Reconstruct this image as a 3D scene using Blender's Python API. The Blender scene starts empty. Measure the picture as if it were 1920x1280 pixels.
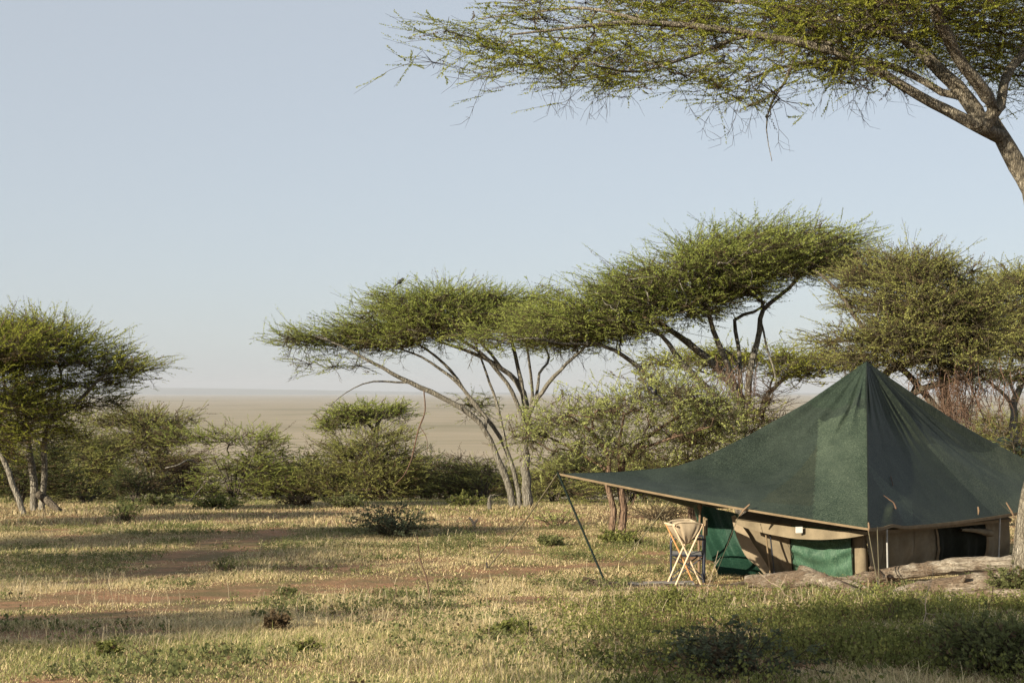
import bpy, math, numpy as np
from math import radians
rng = np.random.default_rng(7)
C = bpy.context.scene.collection
F = 2667.0; CX, HY = 960.0, 735.0      # focal length and eye level measured on the photograph, used only to read off sizes

# ------------------------------------------------------------------ helpers
def nrm(a):
    return a / np.maximum(np.linalg.norm(a, axis=-1, keepdims=True), 1e-9)

def W(px, py, d):                       # measured image point at distance d (m) -> world
    return np.array([(px - CX) / F * d, d, (HY - py) / F * d])

_prof_y = np.array([-60, 0, 8, 12, 16, 18, 19.5, 22, 25, 28, 32, 38, 45, 52, 60, 70, 80, 100, 140, 300, 800, 1500, 50000.])
_prof_z = np.array([-1.9, -1.55, -1.68, -2.02, -2.36, -2.52, -2.62, -2.75, -2.87, -2.99, -3.13, -3.33, -3.62, -4.02, -4.55, -5.3, -6.6, -10, -18, -38, -58, -60, -60.])
_g = np.random.default_rng(3).random((64, 64))
def vnoise(x, y):
    xi = np.floor(x).astype(int); yi = np.floor(y).astype(int)
    fx = x - xi; fy = y - yi
    fx = fx * fx * (3 - 2 * fx); fy = fy * fy * (3 - 2 * fy)
    a = _g[xi % 64, yi % 64]; b = _g[(xi + 1) % 64, yi % 64]
    c = _g[xi % 64, (yi + 1) % 64]; d = _g[(xi + 1) % 64, (yi + 1) % 64]
    return (a * (1 - fx) + b * fx) * (1 - fy) + (c * (1 - fx) + d * fx) * fy
def fbm(x, y, o=4):
    s = 0; a = 1; t = 0
    for i in range(o):
        s = s + a * vnoise(x * 2 ** i + 17.3 * i, y * 2 ** i + 5.1 * i); t += a; a *= .5
    return s / t
def gz(x, y):
    x = np.asarray(x, float); y = np.asarray(y, float)
    z = np.interp(y, _prof_y, _prof_z)
    near = np.clip((110 - y) / 40, 0, 1)
    return z + near * (.14 * (fbm(x / 5, y / 5, 3) - .5) + .035 * (fbm(x / .7, y / .7, 2) - .5))
def G(px, py):                          # where a ray through an image point meets the ground
    d = np.linspace(6, 75, 1400)
    x = (px - CX) / F * d; zr = (HY - py) / F * d
    i = int(np.argmax(zr < gz(x, d)))
    return np.array([x[i], d[i], float(gz(x[i], d[i]))])
def on_ground(px, d):
    x = (px - CX) / F * d
    return np.array([x, d, float(gz(x, d))])

class MB:
    """collects verts and faces of one mesh"""
    def __init__(s): s.v = []; s.f = []; s.c = []; s.n = 0
    def add(s, v, f, col=None):
        v = np.asarray(v, float).reshape(-1, 3); f = np.asarray(f, int)
        s.v.append(v); s.f.append(f + s.n); s.n += len(v)
        if col is None: col = (1, 1, 1)
        col = np.asarray(col, float)
        if col.ndim == 1: col = np.tile(col, (len(f), 1))
        s.c.append(col); return s
    def box(s, c, size, rot=None, col=None, bev=.0):
        q = np.array([[x, y, z] for x in (-.5, .5) for y in (-.5, .5) for z in (-.5, .5)]) * np.array(size)
        if rot is not None: q = q @ np.asarray(rot).T
        return s.add(q + np.array(c), [[0, 1, 3, 2], [4, 6, 7, 5], [0, 4, 5, 1], [2, 3, 7, 6], [0, 2, 6, 4], [1, 5, 7, 3]], col)
    def tube(s, pts, rad, sides=8, col=None, rough=0, seed=0):
        pts = np.asarray(pts, float); rad = np.broadcast_to(np.asarray(rad, float), (len(pts),))
        v, f = tubes(pts[None], rad[None], sides, rough, seed); return s.add(v, f, col)
    def build(s, name, mat, parent=None, smooth=False, origin=None):
        me = bpy.data.meshes.new(name)
        V = np.concatenate(s.v)
        if parent is not None: V = V - np.array(parent.matrix_world_loc)
        elif origin is not None: V = V - np.array(origin)
        me.vertices.add(len(V)); me.vertices.foreach_set('co', V.ravel())
        tot = sum(f.size for f in s.f); nf = sum(len(f) for f in s.f)
        me.loops.add(tot); me.loops.foreach_set('vertex_index', np.concatenate([f.ravel() for f in s.f]).astype(np.int32))
        lt = np.concatenate([np.full(len(f), f.shape[1]) for f in s.f])
        me.polygons.add(nf); me.polygons.foreach_set('loop_start', (np.cumsum(lt) - lt).astype(np.int32))
        if smooth: me.polygons.foreach_set('use_smooth', np.ones(nf, bool))
        else: me.polygons.foreach_set('use_smooth', np.zeros(nf, bool))
        cc = np.concatenate(s.c); at = me.attributes.new('Col', 'FLOAT_COLOR', 'FACE')
        at.data.foreach_set('color', np.hstack([cc, np.ones((len(cc), 1))]).ravel().astype(np.float32))
        me.update(calc_edges=True); me.validate()
        me.materials.append(mat)
        o = bpy.data.objects.new(name, me); C.objects.link(o)
        if parent is not None: o.parent = parent._o
        elif origin is not None: o.location = origin
        return o

def tubes(P, R, sides=5, rough=0, seed=0):
    """B tubes of K points each, closed with a point at the far end"""
    B, K, _ = P.shape
    T = nrm(np.gradient(P, axis=1))
    ref = np.where(np.abs(T[:, :1, 2:3]) > .9, np.array([1., 0, 0]), np.array([0, 0, 1.]))
    ref = np.broadcast_to(ref, T.shape)
    N = nrm(np.cross(T, ref)); M = np.cross(T, N)
    a = np.arange(sides) / sides * 2 * math.pi
    rr = R[:, :, None] * np.ones(sides)
    if rough:
        r = np.random.default_rng(seed)
        nz = r.normal(size=(B, K, sides)); nz = (nz + np.roll(nz, 1, 1) + np.roll(nz, 1, 2)) / 1.7
        rr = rr * (1 + rough * nz)
    V = P[:, :, None] + rr[..., None] * (np.cos(a)[:, None] * N[:, :, None] + np.sin(a)[:, None] * M[:, :, None])
    idx = np.arange(B * K * sides).reshape(B, K, sides)
    f = np.stack([idx[:, :-1], np.roll(idx, -1, 2)[:, :-1], np.roll(idx, -1, 2)[:, 1:], idx[:, 1:]], -1).reshape(-1, 4)
    return V.reshape(-1, 3), f

def catmull(pts, step):
    p = np.asarray(pts, float)
    if len(p) == 2: p = np.array([p[0], (p[0] + p[1]) / 2, p[1]])
    q = np.vstack([2 * p[0] - p[1], p, 2 * p[-1] - p[-2]]); out = []
    for i in range(1, len(q) - 2):
        n = max(2, int(np.linalg.norm(q[i + 1][:3] - q[i][:3]) / step)); t = np.linspace(0, 1, n, endpoint=False)[:, None]
        a, b, c, d = q[i - 1:i + 3]
        out.append(.5 * (2 * b + (c - a) * t + (2 * a - 5 * b + 4 * c - d) * t * t + (3 * b - 3 * c + d - a) * t ** 3))
    out.append(p[-1:]); return np.vstack(out)

class Root:
    def __init__(s, name, loc, label, cat, group=None):
        o = bpy.data.objects.new(name, None); C.objects.link(o); o.location = loc; o.empty_display_size = .3
        tag(o, label, cat, group); s._o = o; s.matrix_world_loc = tuple(loc)
class Sub:                              # a part that parents sub-parts; its own origin is its thing's origin
    def __init__(s, o, root): s._o = o; s.matrix_world_loc = root.matrix_world_loc
def tag(o, label, cat, group=None, kind=None):
    if label: o['label'] = label
    if cat: o['category'] = cat
    if group: o['group'] = group
    if kind: o['kind'] = kind
    return o

# ------------------------------------------------------------------ materials
def newmat(name):
    m = bpy.data.materials.new(name); m.use_nodes = True; nt = m.node_tree; nt.nodes.clear()
    out = nt.nodes.new('ShaderNodeOutputMaterial'); return m, nt, out
def nd(nt, t, **k):
    n = nt.nodes.new(t)
    for a, b in k.items():
        if a.startswith('i_'): n.inputs[a[2:].replace('_', ' ')].default_value = b
        else: setattr(n, a, b)
    return n
def mixc(nt, f, a, b, mode='MIX'):
    m = nt.nodes.new('ShaderNodeMix'); m.data_type = 'RGBA'; m.blend_type = mode
    for i, v in ((0, f), (6, a), (7, b)):
        if hasattr(v, 'links') or hasattr(v, 'is_linked'): nt.links.new(v, m.inputs[i])
        elif i: m.inputs[i].default_value = (*v, 1)
        else: m.inputs[0].default_value = v
    return m.outputs[2]
def noise(nt, vec, scale, detail=4, rough=.6, dist=0):
    n = nd(nt, 'ShaderNodeTexNoise'); n.inputs['Scale'].default_value = scale; n.inputs['Detail'].default_value = detail
    n.inputs['Roughness'].default_value = rough; n.inputs['Distortion'].default_value = dist
    if vec is not None: nt.links.new(vec, n.inputs['Vector'])
    return n.outputs['Fac']
def ramp(nt, f, *st):
    r = nd(nt, 'ShaderNodeValToRGB'); e = r.color_ramp.elements
    while len(e) < len(st): e.new(.5)
    for q, (p, c) in zip(e, st): q.position = p; q.color = (*c, 1) if not np.isscalar(c) else (c, c, c, 1)
    nt.links.new(f, r.inputs[0]); return r.outputs[0]
def mapping(nt, src, scale=(1, 1, 1), rot=(0, 0, 0)):
    m = nd(nt, 'ShaderNodeMapping'); m.inputs['Scale'].default_value = scale; m.inputs['Rotation'].default_value = rot
    nt.links.new(src, m.inputs[0]); return m.outputs[0]
def coord(nt, which='Object'): return nd(nt, 'ShaderNodeTexCoord').outputs[which]
def bump(nt, h, strength, dist=.02, prev=None):
    b = nd(nt, 'ShaderNodeBump'); b.inputs['Strength'].default_value = strength; b.inputs['Distance'].default_value = dist
    nt.links.new(h, b.inputs['Height'])
    if prev is not None: nt.links.new(prev, b.inputs['Normal'])
    return b.outputs[0]
def princ(nt, out, col, rough=.8, spec=.3, norm=None, **k):
    p = nd(nt, 'ShaderNodeBsdfPrincipled')
    if isinstance(col, tuple): p.inputs['Base Color'].default_value = (*col, 1)
    else: nt.links.new(col, p.inputs['Base Color'])
    p.inputs['Roughness'].default_value = rough; p.inputs['Specular IOR Level'].default_value = spec
    for a, b in k.items(): p.inputs[a].default_value = b
    if norm is not None: nt.links.new(norm, p.inputs['Normal'])
    nt.links.new(p.outputs[0], out.inputs[0]); return p

def leafmat(name, trans=.3, rough=.55, spec=.25):
    m, nt, out = newmat(name)
    a = nd(nt, 'ShaderNodeAttribute', attribute_name='Col')
    p = princ(nt, out, a.outputs['Color'], rough, spec)
    t = nd(nt, 'ShaderNodeBsdfTranslucent'); nt.links.new(a.outputs['Color'], t.inputs[0])
    mx = nd(nt, 'ShaderNodeMixShader'); mx.inputs[0].default_value = trans
    nt.links.new(p.outputs[0], mx.inputs[1]); nt.links.new(t.outputs[0], mx.inputs[2]); nt.links.new(mx.outputs[0], out.inputs[0])
    return m
def barkmat(name, c1, c2, c3, sc=9, bs=.7):
    m, nt, out = newmat(name); co = coord(nt)
    st = mapping(nt, co, (1, 1, .28))
    n1 = noise(nt, st, sc, 6, .7, .6); n2 = noise(nt, co, sc * .3, 3, .6)
    vo = nd(nt, 'ShaderNodeTexVoronoi', feature='DISTANCE_TO_EDGE'); vo.inputs['Scale'].default_value = sc * 2.2; nt.links.new(st, vo.inputs['Vector'])
    col = ramp(nt, n1, (.3, c1), (.52, c2), (.68, c3))
    col = mixc(nt, ramp(nt, n2, (.38, 0.), (.62, .75)), col, c2)
    col = mixc(nt, ramp(nt, vo.outputs['Distance'], (0., .75), (.12, 0.)), col, tuple(.35 * k for k in c1))
    b = bump(nt, vo.outputs['Distance'], bs, .06); b = bump(nt, n1, bs, .05, b)
    princ(nt, out, col, .9, .15, b); return m
def plain(name, col, rough=.6, spec=.3, var=.25, sc=20, bmp=.15, metal=0):
    m, nt, out = newmat(name); co = coord(nt); n = noise(nt, co, sc, 5, .65)
    c = mixc(nt, ramp(nt, n, (.3, 0.), (.7, 1.)), tuple(k * (1 - var) for k in col), tuple(min(1, k * (1 + var)) for k in col))
    princ(nt, out, c, rough, spec, bump(nt, n, bmp, .01), Metallic=metal); return m

M = {}
M['leaf'] = leafmat('acacia_leaf', .5, .7, .08)
M['grass'] = leafmat('grass_blades', .35, .6, .2)
M['bark_grey'] = barkmat('grey_bark', (.08, .07, .056), (.165, .155, .13), (.32, .31, .275), 7)
M['bark_pale'] = barkmat('pale_bark', (.09, .078, .06), (.20, .185, .155), (.40, .38, .33), 8)
M['bark_red'] = barkmat('reddish_bark', (.085, .055, .038), (.165, .112, .078), (.26, .20, .15), 8)
M['bark_near'] = barkmat('near_bark', (.09, .075, .058), (.23, .205, .16), (.42, .39, .33), 16, .9)
M['bark_brown'] = barkmat('flaky_brown_bark', (.13, .065, .035), (.30, .18, .11), (.50, .42, .33), 8, 1.)
M['bark_dark'] = barkmat('dark_bark', (.05, .042, .032), (.10, .085, .065), (.18, .16, .13), 8)
M['twig'] = plain('twig_bark', (.065, .05, .035), .9, .1, .3, 8)
M['vine'] = plain('dry_reddish_twig', (.095, .062, .045), .9, .1, .3, 8)
M['dead'] = plain('bleached_twig', (.34, .27, .2), .9, .1, .3, 8)
# ------------------------------------------------------------------ foliage
GREEN = (np.array([0.175, 0.221, 0.055]), np.array([0.419, 0.463, 0.125]))
YELL = (np.array([0.165, 0.197, 0.032]), np.array([0.413, 0.427, 0.080]))
OLIVE = (np.array([0.189, 0.209, 0.065]), np.array([0.441, 0.446, 0.149]))
GREY = (np.array([0.250, 0.284, 0.085]), np.array([0.520, 0.561, 0.216]))
BROWN = (np.array([0.102, 0.072, 0.042]), np.array([0.192, 0.144, 0.084]))
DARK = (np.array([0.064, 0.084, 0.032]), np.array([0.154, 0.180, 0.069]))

def leaves(mb, base, dirv, L, n, size, cols, r, bulge=.26, brownish=.06, droop=.0):
    """n leaf faces along each shoot; base, dirv: (S,3), L: (S,)"""
    S = len(base); t = r.uniform(.02, 1., (S, n)) ** .8
    side = nrm(r.normal(size=(S, 1, 3))); 
    d = dirv[:, None] * np.ones((S, n, 1))
    p = base[:, None] + d * (L[:, None, None] * t[..., None]) + side * (L[:, None, None] * .20 * t[..., None] ** 2) - np.array([0, 0, 1]) * (droop * L[:, None, None] * t[..., None] ** 2)
    off = r.normal(size=(S, n, 3)); off[..., 2] *= .6
    p = p + off * size * bulge
    a = nrm(d * .9 + r.normal(size=(S, n, 3)) * .6)
    b = nrm(np.cross(a, r.normal(size=(S, n, 3)) * .6 + np.array([0, 0, 1.])))
    s = size * r.uniform(.6, 1.3, (S, n, 1)) * (1.1 - .35 * t[..., None]); w = s * r.uniform(.30, .48, (S, n, 1))
    V = np.stack([p, p + a * s * .45 + b * w, p + a * s, p + a * s * .5 - b * w], 2).reshape(-1, 3)
    f = np.arange(S * n * 4).reshape(-1, 4)
    k = np.clip(r.uniform(0, 1, (S, 1)) * .8 + r.uniform(0, .25, (S, n)), 0, 1)[..., None]
    c = cols[0] * (1 - k) + cols[1] * k
    br = r.random((S, 1)) < brownish
    c = np.where(br[..., None], (BROWN[0] * (1 - k) + BROWN[1] * k), c)
    mb.add(V, f, c.reshape(-1, 3))

def tree(name, label, cat, D, limbs, pads, group=None, seed=1, cols=GREEN, cd=3.2, shoots=12, nleaf=12, leaf=.065, slen=(.3, .6),
         bark='bark_grey', spread=.42, twigr=.006, brownish=.06, upb=.22, radial=.6, ragged=.35, sides=10, world=None, curl=.3, r0=.009, flat=.5, lrough=.05, dn=None, zsq=1., rs=1., gap=.36):
    r = np.random.default_rng(seed); leaf *= .72; nleaf = int(nleaf * 1.55)
    b0 = limbs[0][0]; root = on_ground(b0[0], D) if world is None else np.array(world, float)
    rt = Root(name, tuple(root), label, cat, group)
    pos = []; par = []; mr = []; chains = []
    for li, lb in enumerate(limbs):
        pts = []; dd = lb[-1] if isinstance(lb[-1], (int, float)) else r.uniform(-1.6, 1.6)
        wp = [q for q in lb if not isinstance(q, (int, float))]
        for i, q in enumerate(wp):
            t = i / (len(wp) - 1); dq = D + dd * t ** 1.5
            v = W(q[0], q[1], dq)
            if i == 0 and len(q) > 3: v = np.array([(q[0] - CX) / F * D, D, float(gz((q[0] - CX) / F * D, D)) - .12])
            pts.append([*v, q[2] * rs])
        c = catmull(pts, .16 if D < 25 else .3); jit = r.normal(size=(len(c), 3)) * .02 * (D / 40); jit[0] = 0
        c[:, :3] += jit * np.clip(c[:, 3:4] * 8, 0, 1)
        st = len(pos)
        if pos:
            A = np.array(pos); dist = np.linalg.norm(A - c[0, :3], axis=1); k = int(np.argmin(dist)); p0 = k if dist[k] < 1.2 else -1
            if p0 >= 0 and dist[k] < .8 and len(wp[0]) < 4: c[0, :3] = A[k]
        else: p0 = -1
        ch = []
        for i in range(len(c)):
            pos.append(c[i, :3]); par.append(p0 if i == 0 else len(pos) - 2); mr.append(max(c[i, 3], .004 if D < 25 else .01)); ch.append(len(pos) - 1)
        chains.append(ch)
    tb = MB()
    for q, ch in enumerate(chains):
        P_ = np.array([pos[i] for i in ch]); R_ = np.array([mr[i] for i in ch]); tb.tube(P_, R_, sides, rough=lrough, seed=seed + q)
    nl = len(pos)
    # cluster centres inside the crown's pads
    cl = []
    for pd in pads:
        px, py, rx, rz = pd[:4]; dD = pd[4] if len(pd) > 4 else 0; c0 = W(px, py, D + dD); sc = D / F; c0[2] -= .33 if D > 36 else .12 if D > 25 else 0
        X = rx * sc; Z = rz * sc; Y = pd[5] if len(pd) > 5 else X * .9
        n = max(3, int(cd * X * Y * max(Z, .25) ** .6 * 2.2))
        q = r.normal(size=(n, 3)); q = nrm(q) * (r.random((n, 1)) ** .42); q[:, 2] = np.where(q[:, 2] < 0, q[:, 2] * .55, q[:, 2])
        cl.append(c0 + q * np.array([X, Y, Z]))
    cl = np.vstack(cl)
    ok = (cl[:, 2] > gz(cl[:, 0], cl[:, 1]) + .12) & (fbm(cl[:, 0] / 1.1 + seed, cl[:, 2] / .45 + cl[:, 1] / 1.3, 2) > gap); cl = cl[ok]
    cen = cl.mean(0); A = np.array(pos); 
    dmin = np.min(np.linalg.norm(cl[:, None] - A[None, ::2], axis=2), 1) if len(A) * len(cl) < 4e6 else np.linalg.norm(cl - cen, axis=1)
    cl = cl[np.argsort(dmin)]
    K = 6; N = len(cl); allp = np.zeros((nl + N * K, 3)); allp[:nl] = A; n = nl
    pr = list(par); ends = []; start = []
    tt = np.linspace(0, 1, K)[1:]
    for c in cl:
        d = allp[:n] - c; dist = np.linalg.norm(d, axis=1); cost = dist + .9 * np.maximum(0, d[:, 2]) + np.where(dist < .12, 5, 0)
        k = int(np.argmin(cost)); a = allp[k]; L = np.linalg.norm(c - a)
        pk = pr[k]; td = nrm(a - allp[pk]) if pk >= 0 else np.array([0, 0, 1.])
        m = a + td * L * .38 + np.array([0, 0, curl * .12 * L]); 
        q = ((1 - tt) ** 2)[:, None] * a + (2 * tt * (1 - tt))[:, None] * m + (tt ** 2)[:, None] * c
        j = r.normal(size=q.shape) * .06 * L; j[-1] = 0; q = q + j
        allp[n:n + K - 1] = q; pr += [k] + list(range(n, n + K - 2)); start.append(k); n += K - 1; ends.append(n - 1)
    cnt = np.zeros(n)
    for e in ends: cnt[e] = 1
    for i in range(n - 1, 0, -1):
        if pr[i] >= 0: cnt[pr[i]] += cnt[i]
    rad = r0 * np.maximum(cnt, 1) ** .42
    ends = np.array(ends); idx = ends[:, None] - np.arange(K - 2, -1, -1)[None]
    idx = np.hstack([np.array(start)[:, None], idx])
    PP = allp[idx]; RR = rad[idx]; RR[:, 0] = np.minimum(RR[:, 0], RR[:, 1] * 1.3)
    v, f = tubes(PP, RR, 5); tb.add(v, f); tb.build('trunk', M[bark], rt, True)
    # shoots
    S = N * shoots; src = np.repeat(cl, shoots, 0)
    o = r.normal(size=(S, 3)) * spread * np.array([1, 1, flat]); o[:, 2] += spread * .15
    base = src + o
    rd = base - cen; rd[:, 2] *= .25; rd = nrm(rd)
    dv = nrm(rd * radial + r.normal(size=(S, 3)) * np.array([.55, .55, .28 * zsq]) + np.array([0, 0, upb]))
    L = r.uniform(*slen, S)
    out = r.random(S) < ragged * .12; L = np.where(out, L * 1.4, L)
    ok = base[:, 2] > gz(base[:, 0], base[:, 1]) + .03
    src, base, dv, L = src[ok], base[ok], dv[ok], L[ok]
    mid = (src + base) / 2 + r.normal(size=base.shape) * .05
    tip = base + dv * L[:, None]
    PP = np.stack([src, mid, base, tip], 1); RR = np.tile(np.array([1.5, 1.2, 1., .5]) * twigr, (len(src), 1))
    v, f = tubes(PP, RR, 3); TC = (.085, .06, .04) if cols is BROWN else (.065, .052, .035) if D < 25 else (.11, .095, .058); tw = MB(); tw.add(v, f, TC)
    if dn:   # bare twigs hanging under the crown
        k = r.choice(N, min(N, dn[0])); s = cl[k]; q = [s]
        hd = nrm(r.normal(size=(len(k), 3)) * np.array([1, 1, .3]) + nrm(s - cen) * .5 + np.array([0, 0, -dn[2]]))
        LL = r.uniform(.3, 1., (len(k), 1)) * dn[1]
        for i in range(1, 6):
            hd = nrm(hd + r.normal(size=hd.shape) * .25 - np.array([0, 0, .12])); q.append(q[-1] + hd * LL / 5)
        q = np.stack(q, 1); v, f = tubes(q, np.tile(np.linspace(1.6, .5, 6) * twigr, (len(k), 1)), 3); tw.add(v, f, TC)
        b2 = q[:, [2, 3, 4, 3, 4]].reshape(-1, 3) ; d2 = nrm(np.repeat(hd, 5, 0) + r.normal(size=b2.shape) * .7); l2 = r.uniform(.1, .35, len(b2)) * dn[1]
        v, f = tubes(np.stack([b2, b2 + d2 * l2[:, None] * .5, b2 + nrm(d2 + r.normal(size=d2.shape) * .3) * l2[:, None]], 1), np.tile(np.array([1., .8, .4]) * twigr, (len(b2), 1)), 3); tw.add(v, f, TC)
    if nleaf: leaves(tw, base, dv, L, nleaf, leaf, cols, r, brownish=brownish)
    tw.build('crown', M['leaf'], rt)
    return rt

# ------------------------------------------------------------------ the big acacia overhanging the tent (trunk at the right edge)
DN = 17.2
near_limbs = [
    [(1920, 1060, .26, 1), (1922, 1000, .21), (1940, 900, .185), (1962, 800, .175), (1982, 650, .17), (1968, 480, .165), (1944, 380, .165), (1914, 310, .16), (1884, 255, .14), (1862, 215, .11), .4],
    [(1868, 250, .13), (1800, 215, .1), (1700, 160, .085), (1620, 110, .08), (1540, 85, .075), (1470, 70, .07), (1360, 50, .06), (1230, 38, .05), (1160, 38, .04), (1090, 45, .028), (960, 60, .015), -.9],
    [(1850, 225, .15), (1800, 160, .125), (1750, 110, .11), (1690, 60, .09), (1620, 20, .07), (1540, -30, .05), (1400, -60, .03), 1.2],
    [(1880, 230, .14), (1860, 180, .12), (1830, 140, .11), (1790, 80, .1), (1765, 20, .1), (1750, -60, .08), (1700, -150, .05), -1.6],
    [(1800, 190, .07), (1740, 150, .06), (1660, 115, .05), (1570, 105, .035), (1460, 125, .025), (1400, 150, .015), 1.8],
    [(1880, 220, .1), (1890, 150, .08), (1930, 90, .07), (2000, 40, .05), (2100, 10, .03), 1.5],
    [(1540, 85, .05), (1590, 65, .045), (1640, 40, .035), (1700, 20, .02), -1.],
    [(1400, 60, .04), (1300, 100, .03), (1200, 130, .022), (1120, 120, .014), -1.5],
    [(1490, 130, .028), (1450, 190, .02), (1440, 240, .01), (1450, 300, .004), -.5],
    [(1230, 40, .035), (1100, 10, .03), (980, 20, .02), (900, 30, .01), 1.6],
    [(1700, 70, .05), (1500, 10, .05), (1300, -10, .04), (1150, -20, .03), 2.6],
]
near_pads = [
    (850, 95, 65, 26, -.6, 1.1), (900, 60, 80, 28, .5, 1.2), (960, 110, 100, 26, -.5, 1.4), (1040, 50, 110, 30, .4, 1.6), (1060, 125, 100, 24, -1, 1.4), (1150, 90, 110, 34, 0, 1.8),
    (1180, 10, 120, 30, 1.5, 2.), (1260, 120, 110, 34, -1, 1.6), (1330, 60, 110, 36, .5, 1.8), (1400, 130, 110, 34, -1, 1.6), (1350, 10, 120, 36, 2, 2.2),
    (1500, 40, 120, 45, 1, 2.4), (1560, 20, 100, 60, -1.5, 1.6), (1620, 90, 110, 35, .5, 2), (1650, 10, 120, 60, 1.8, 2.4), (1740, 40, 110, 60, 1.5, 2.2),
    (1800, 90, 90, 45, 2.5, 1.6), (1880, 60, 110, 60, 2.4, 2), (1920, 100, 100, 60, 3, 1.8), (1920, 160, 60, 18, 2.5, 1.), (1980, 30, 120, 90, .5, 2.4),
    (1550, 60, 120, 45, 0, 2.4), (1700, 50, 130, 60, 0, 2.6), (1850, 40, 130, 70, 1, 2.6), (1900, 110, 90, 50, 3, 2), (1620, -20, 150, 60, .5, 2.6), (1780, -20, 160, 70, 0, 3.),
    (1450, 170, 60, 26, -1, .8), (1600, 130, 90, 22, -.6, 1.2), (1300, -70, 240, 50, 1, 3.2), (1650, -110, 280, 60, .5, 3.6), (1950, -100, 260, 60, 1, 3.6),
]
tree('overhanging_acacia', 'large acacia leaning over the tent with its trunk at the right edge', 'tree', DN, near_limbs, near_pads, seed=11, rs=.68, gap=.28, cols=YELL,
     cd=11.5, shoots=10, nleaf=62, leaf=.027, slen=(.25, .62), zsq=.8, bark='bark_near', spread=.20, twigr=.0026, brownish=.10, upb=.08, radial=.75, sides=20, lrough=.045, r0=.0042, dn=(420, .9, .8), ragged=.6)

# ------------------------------------------------------------------ mid-distance acacias
tree('umbrella_acacia', 'wide umbrella acacia left of the tent, leaning grey limbs fanning from its forked base', 'tree', 45, [
    [(988, 952, .24, 1), (986, 880, .2), (984, 820, .18), (986, 760, .16), (968, 715, .13), (925, 680, .1), (870, 655, .07), (820, 640, .04), .5],
    [(966, 952, .17, 1), (950, 900, .15), (925, 840, .13), (900, 792, .12), (845, 752, .11), (770, 718, .1), (700, 680, .07), (640, 648, .05), (590, 630, .03), -.8],
    [(978, 952, .14, 1), (968, 905, .12), (950, 845, .1), (925, 800, .09), (880, 745, .08), (845, 695, .07), (800, 655, .05), (740, 620, .03), 1.4],
    [(986, 770, .12), (975, 700, .1), (962, 650, .08), (950, 610, .05), 1.5],
    [(985, 790, .1), (1005, 750, .1), (1040, 705, .08), (1075, 670, .06), (1110, 640, .03), -1.5],
    [(1010, 745, .08), (1012, 700, .06), (1030, 670, .05), (1000, 620, .03), 2.],
    [(940, 690, .08), (900, 640, .06), (860, 605, .04), 2.4],
    [(984, 800, .1), (960, 735, .09), (905, 665, .07), (850, 630, .05), (800, 612, .03), -1.8], [(925, 800, .08), (860, 720, .07), (790, 670, .05), (720, 645, .03), .4],
    [(950, 845, .08), (935, 770, .07), (912, 700, .05), (890, 640, .04), 2.2], [(1000, 760, .08), (995, 700, .06), (985, 640, .05), (965, 600, .03), -2.4],
    [(770, 718, .05), (700, 715, .035), (650, 735, .02), (620, 760, .01), -1.],
], [(560, 618, 50, 12, -.5, 1.2), (620, 615, 70, 20, 0, 1.8), (680, 622, 100, 30, 0, 2.4), (770, 600, 110, 40, 0, 3.), (860, 582, 120, 40, 0, 3.4), (760, 556, 80, 24, 0, 2.4), (745, 545, 40, 12, 0, 1.4), (940, 575, 90, 36, 0, 3.2), (860, 550, 110, 16, 0, 3.), (980, 550, 60, 18, .5, 2.),
    (640, 665, 70, 14, -.5, 1.2), (1040, 620, 90, 24, 0, 2.6), (900, 740, 45, 16, 2.5, 1.)],
    rs=.72, spread=.34, gap=.34, seed=21, cols=GREEN, cd=6.5, shoots=18, nleaf=30, leaf=.052, slen=(.35, .8), radial=.85, zsq=.8, dn=(340, 1.3, .7), twigr=.006, r0=.011)
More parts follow.
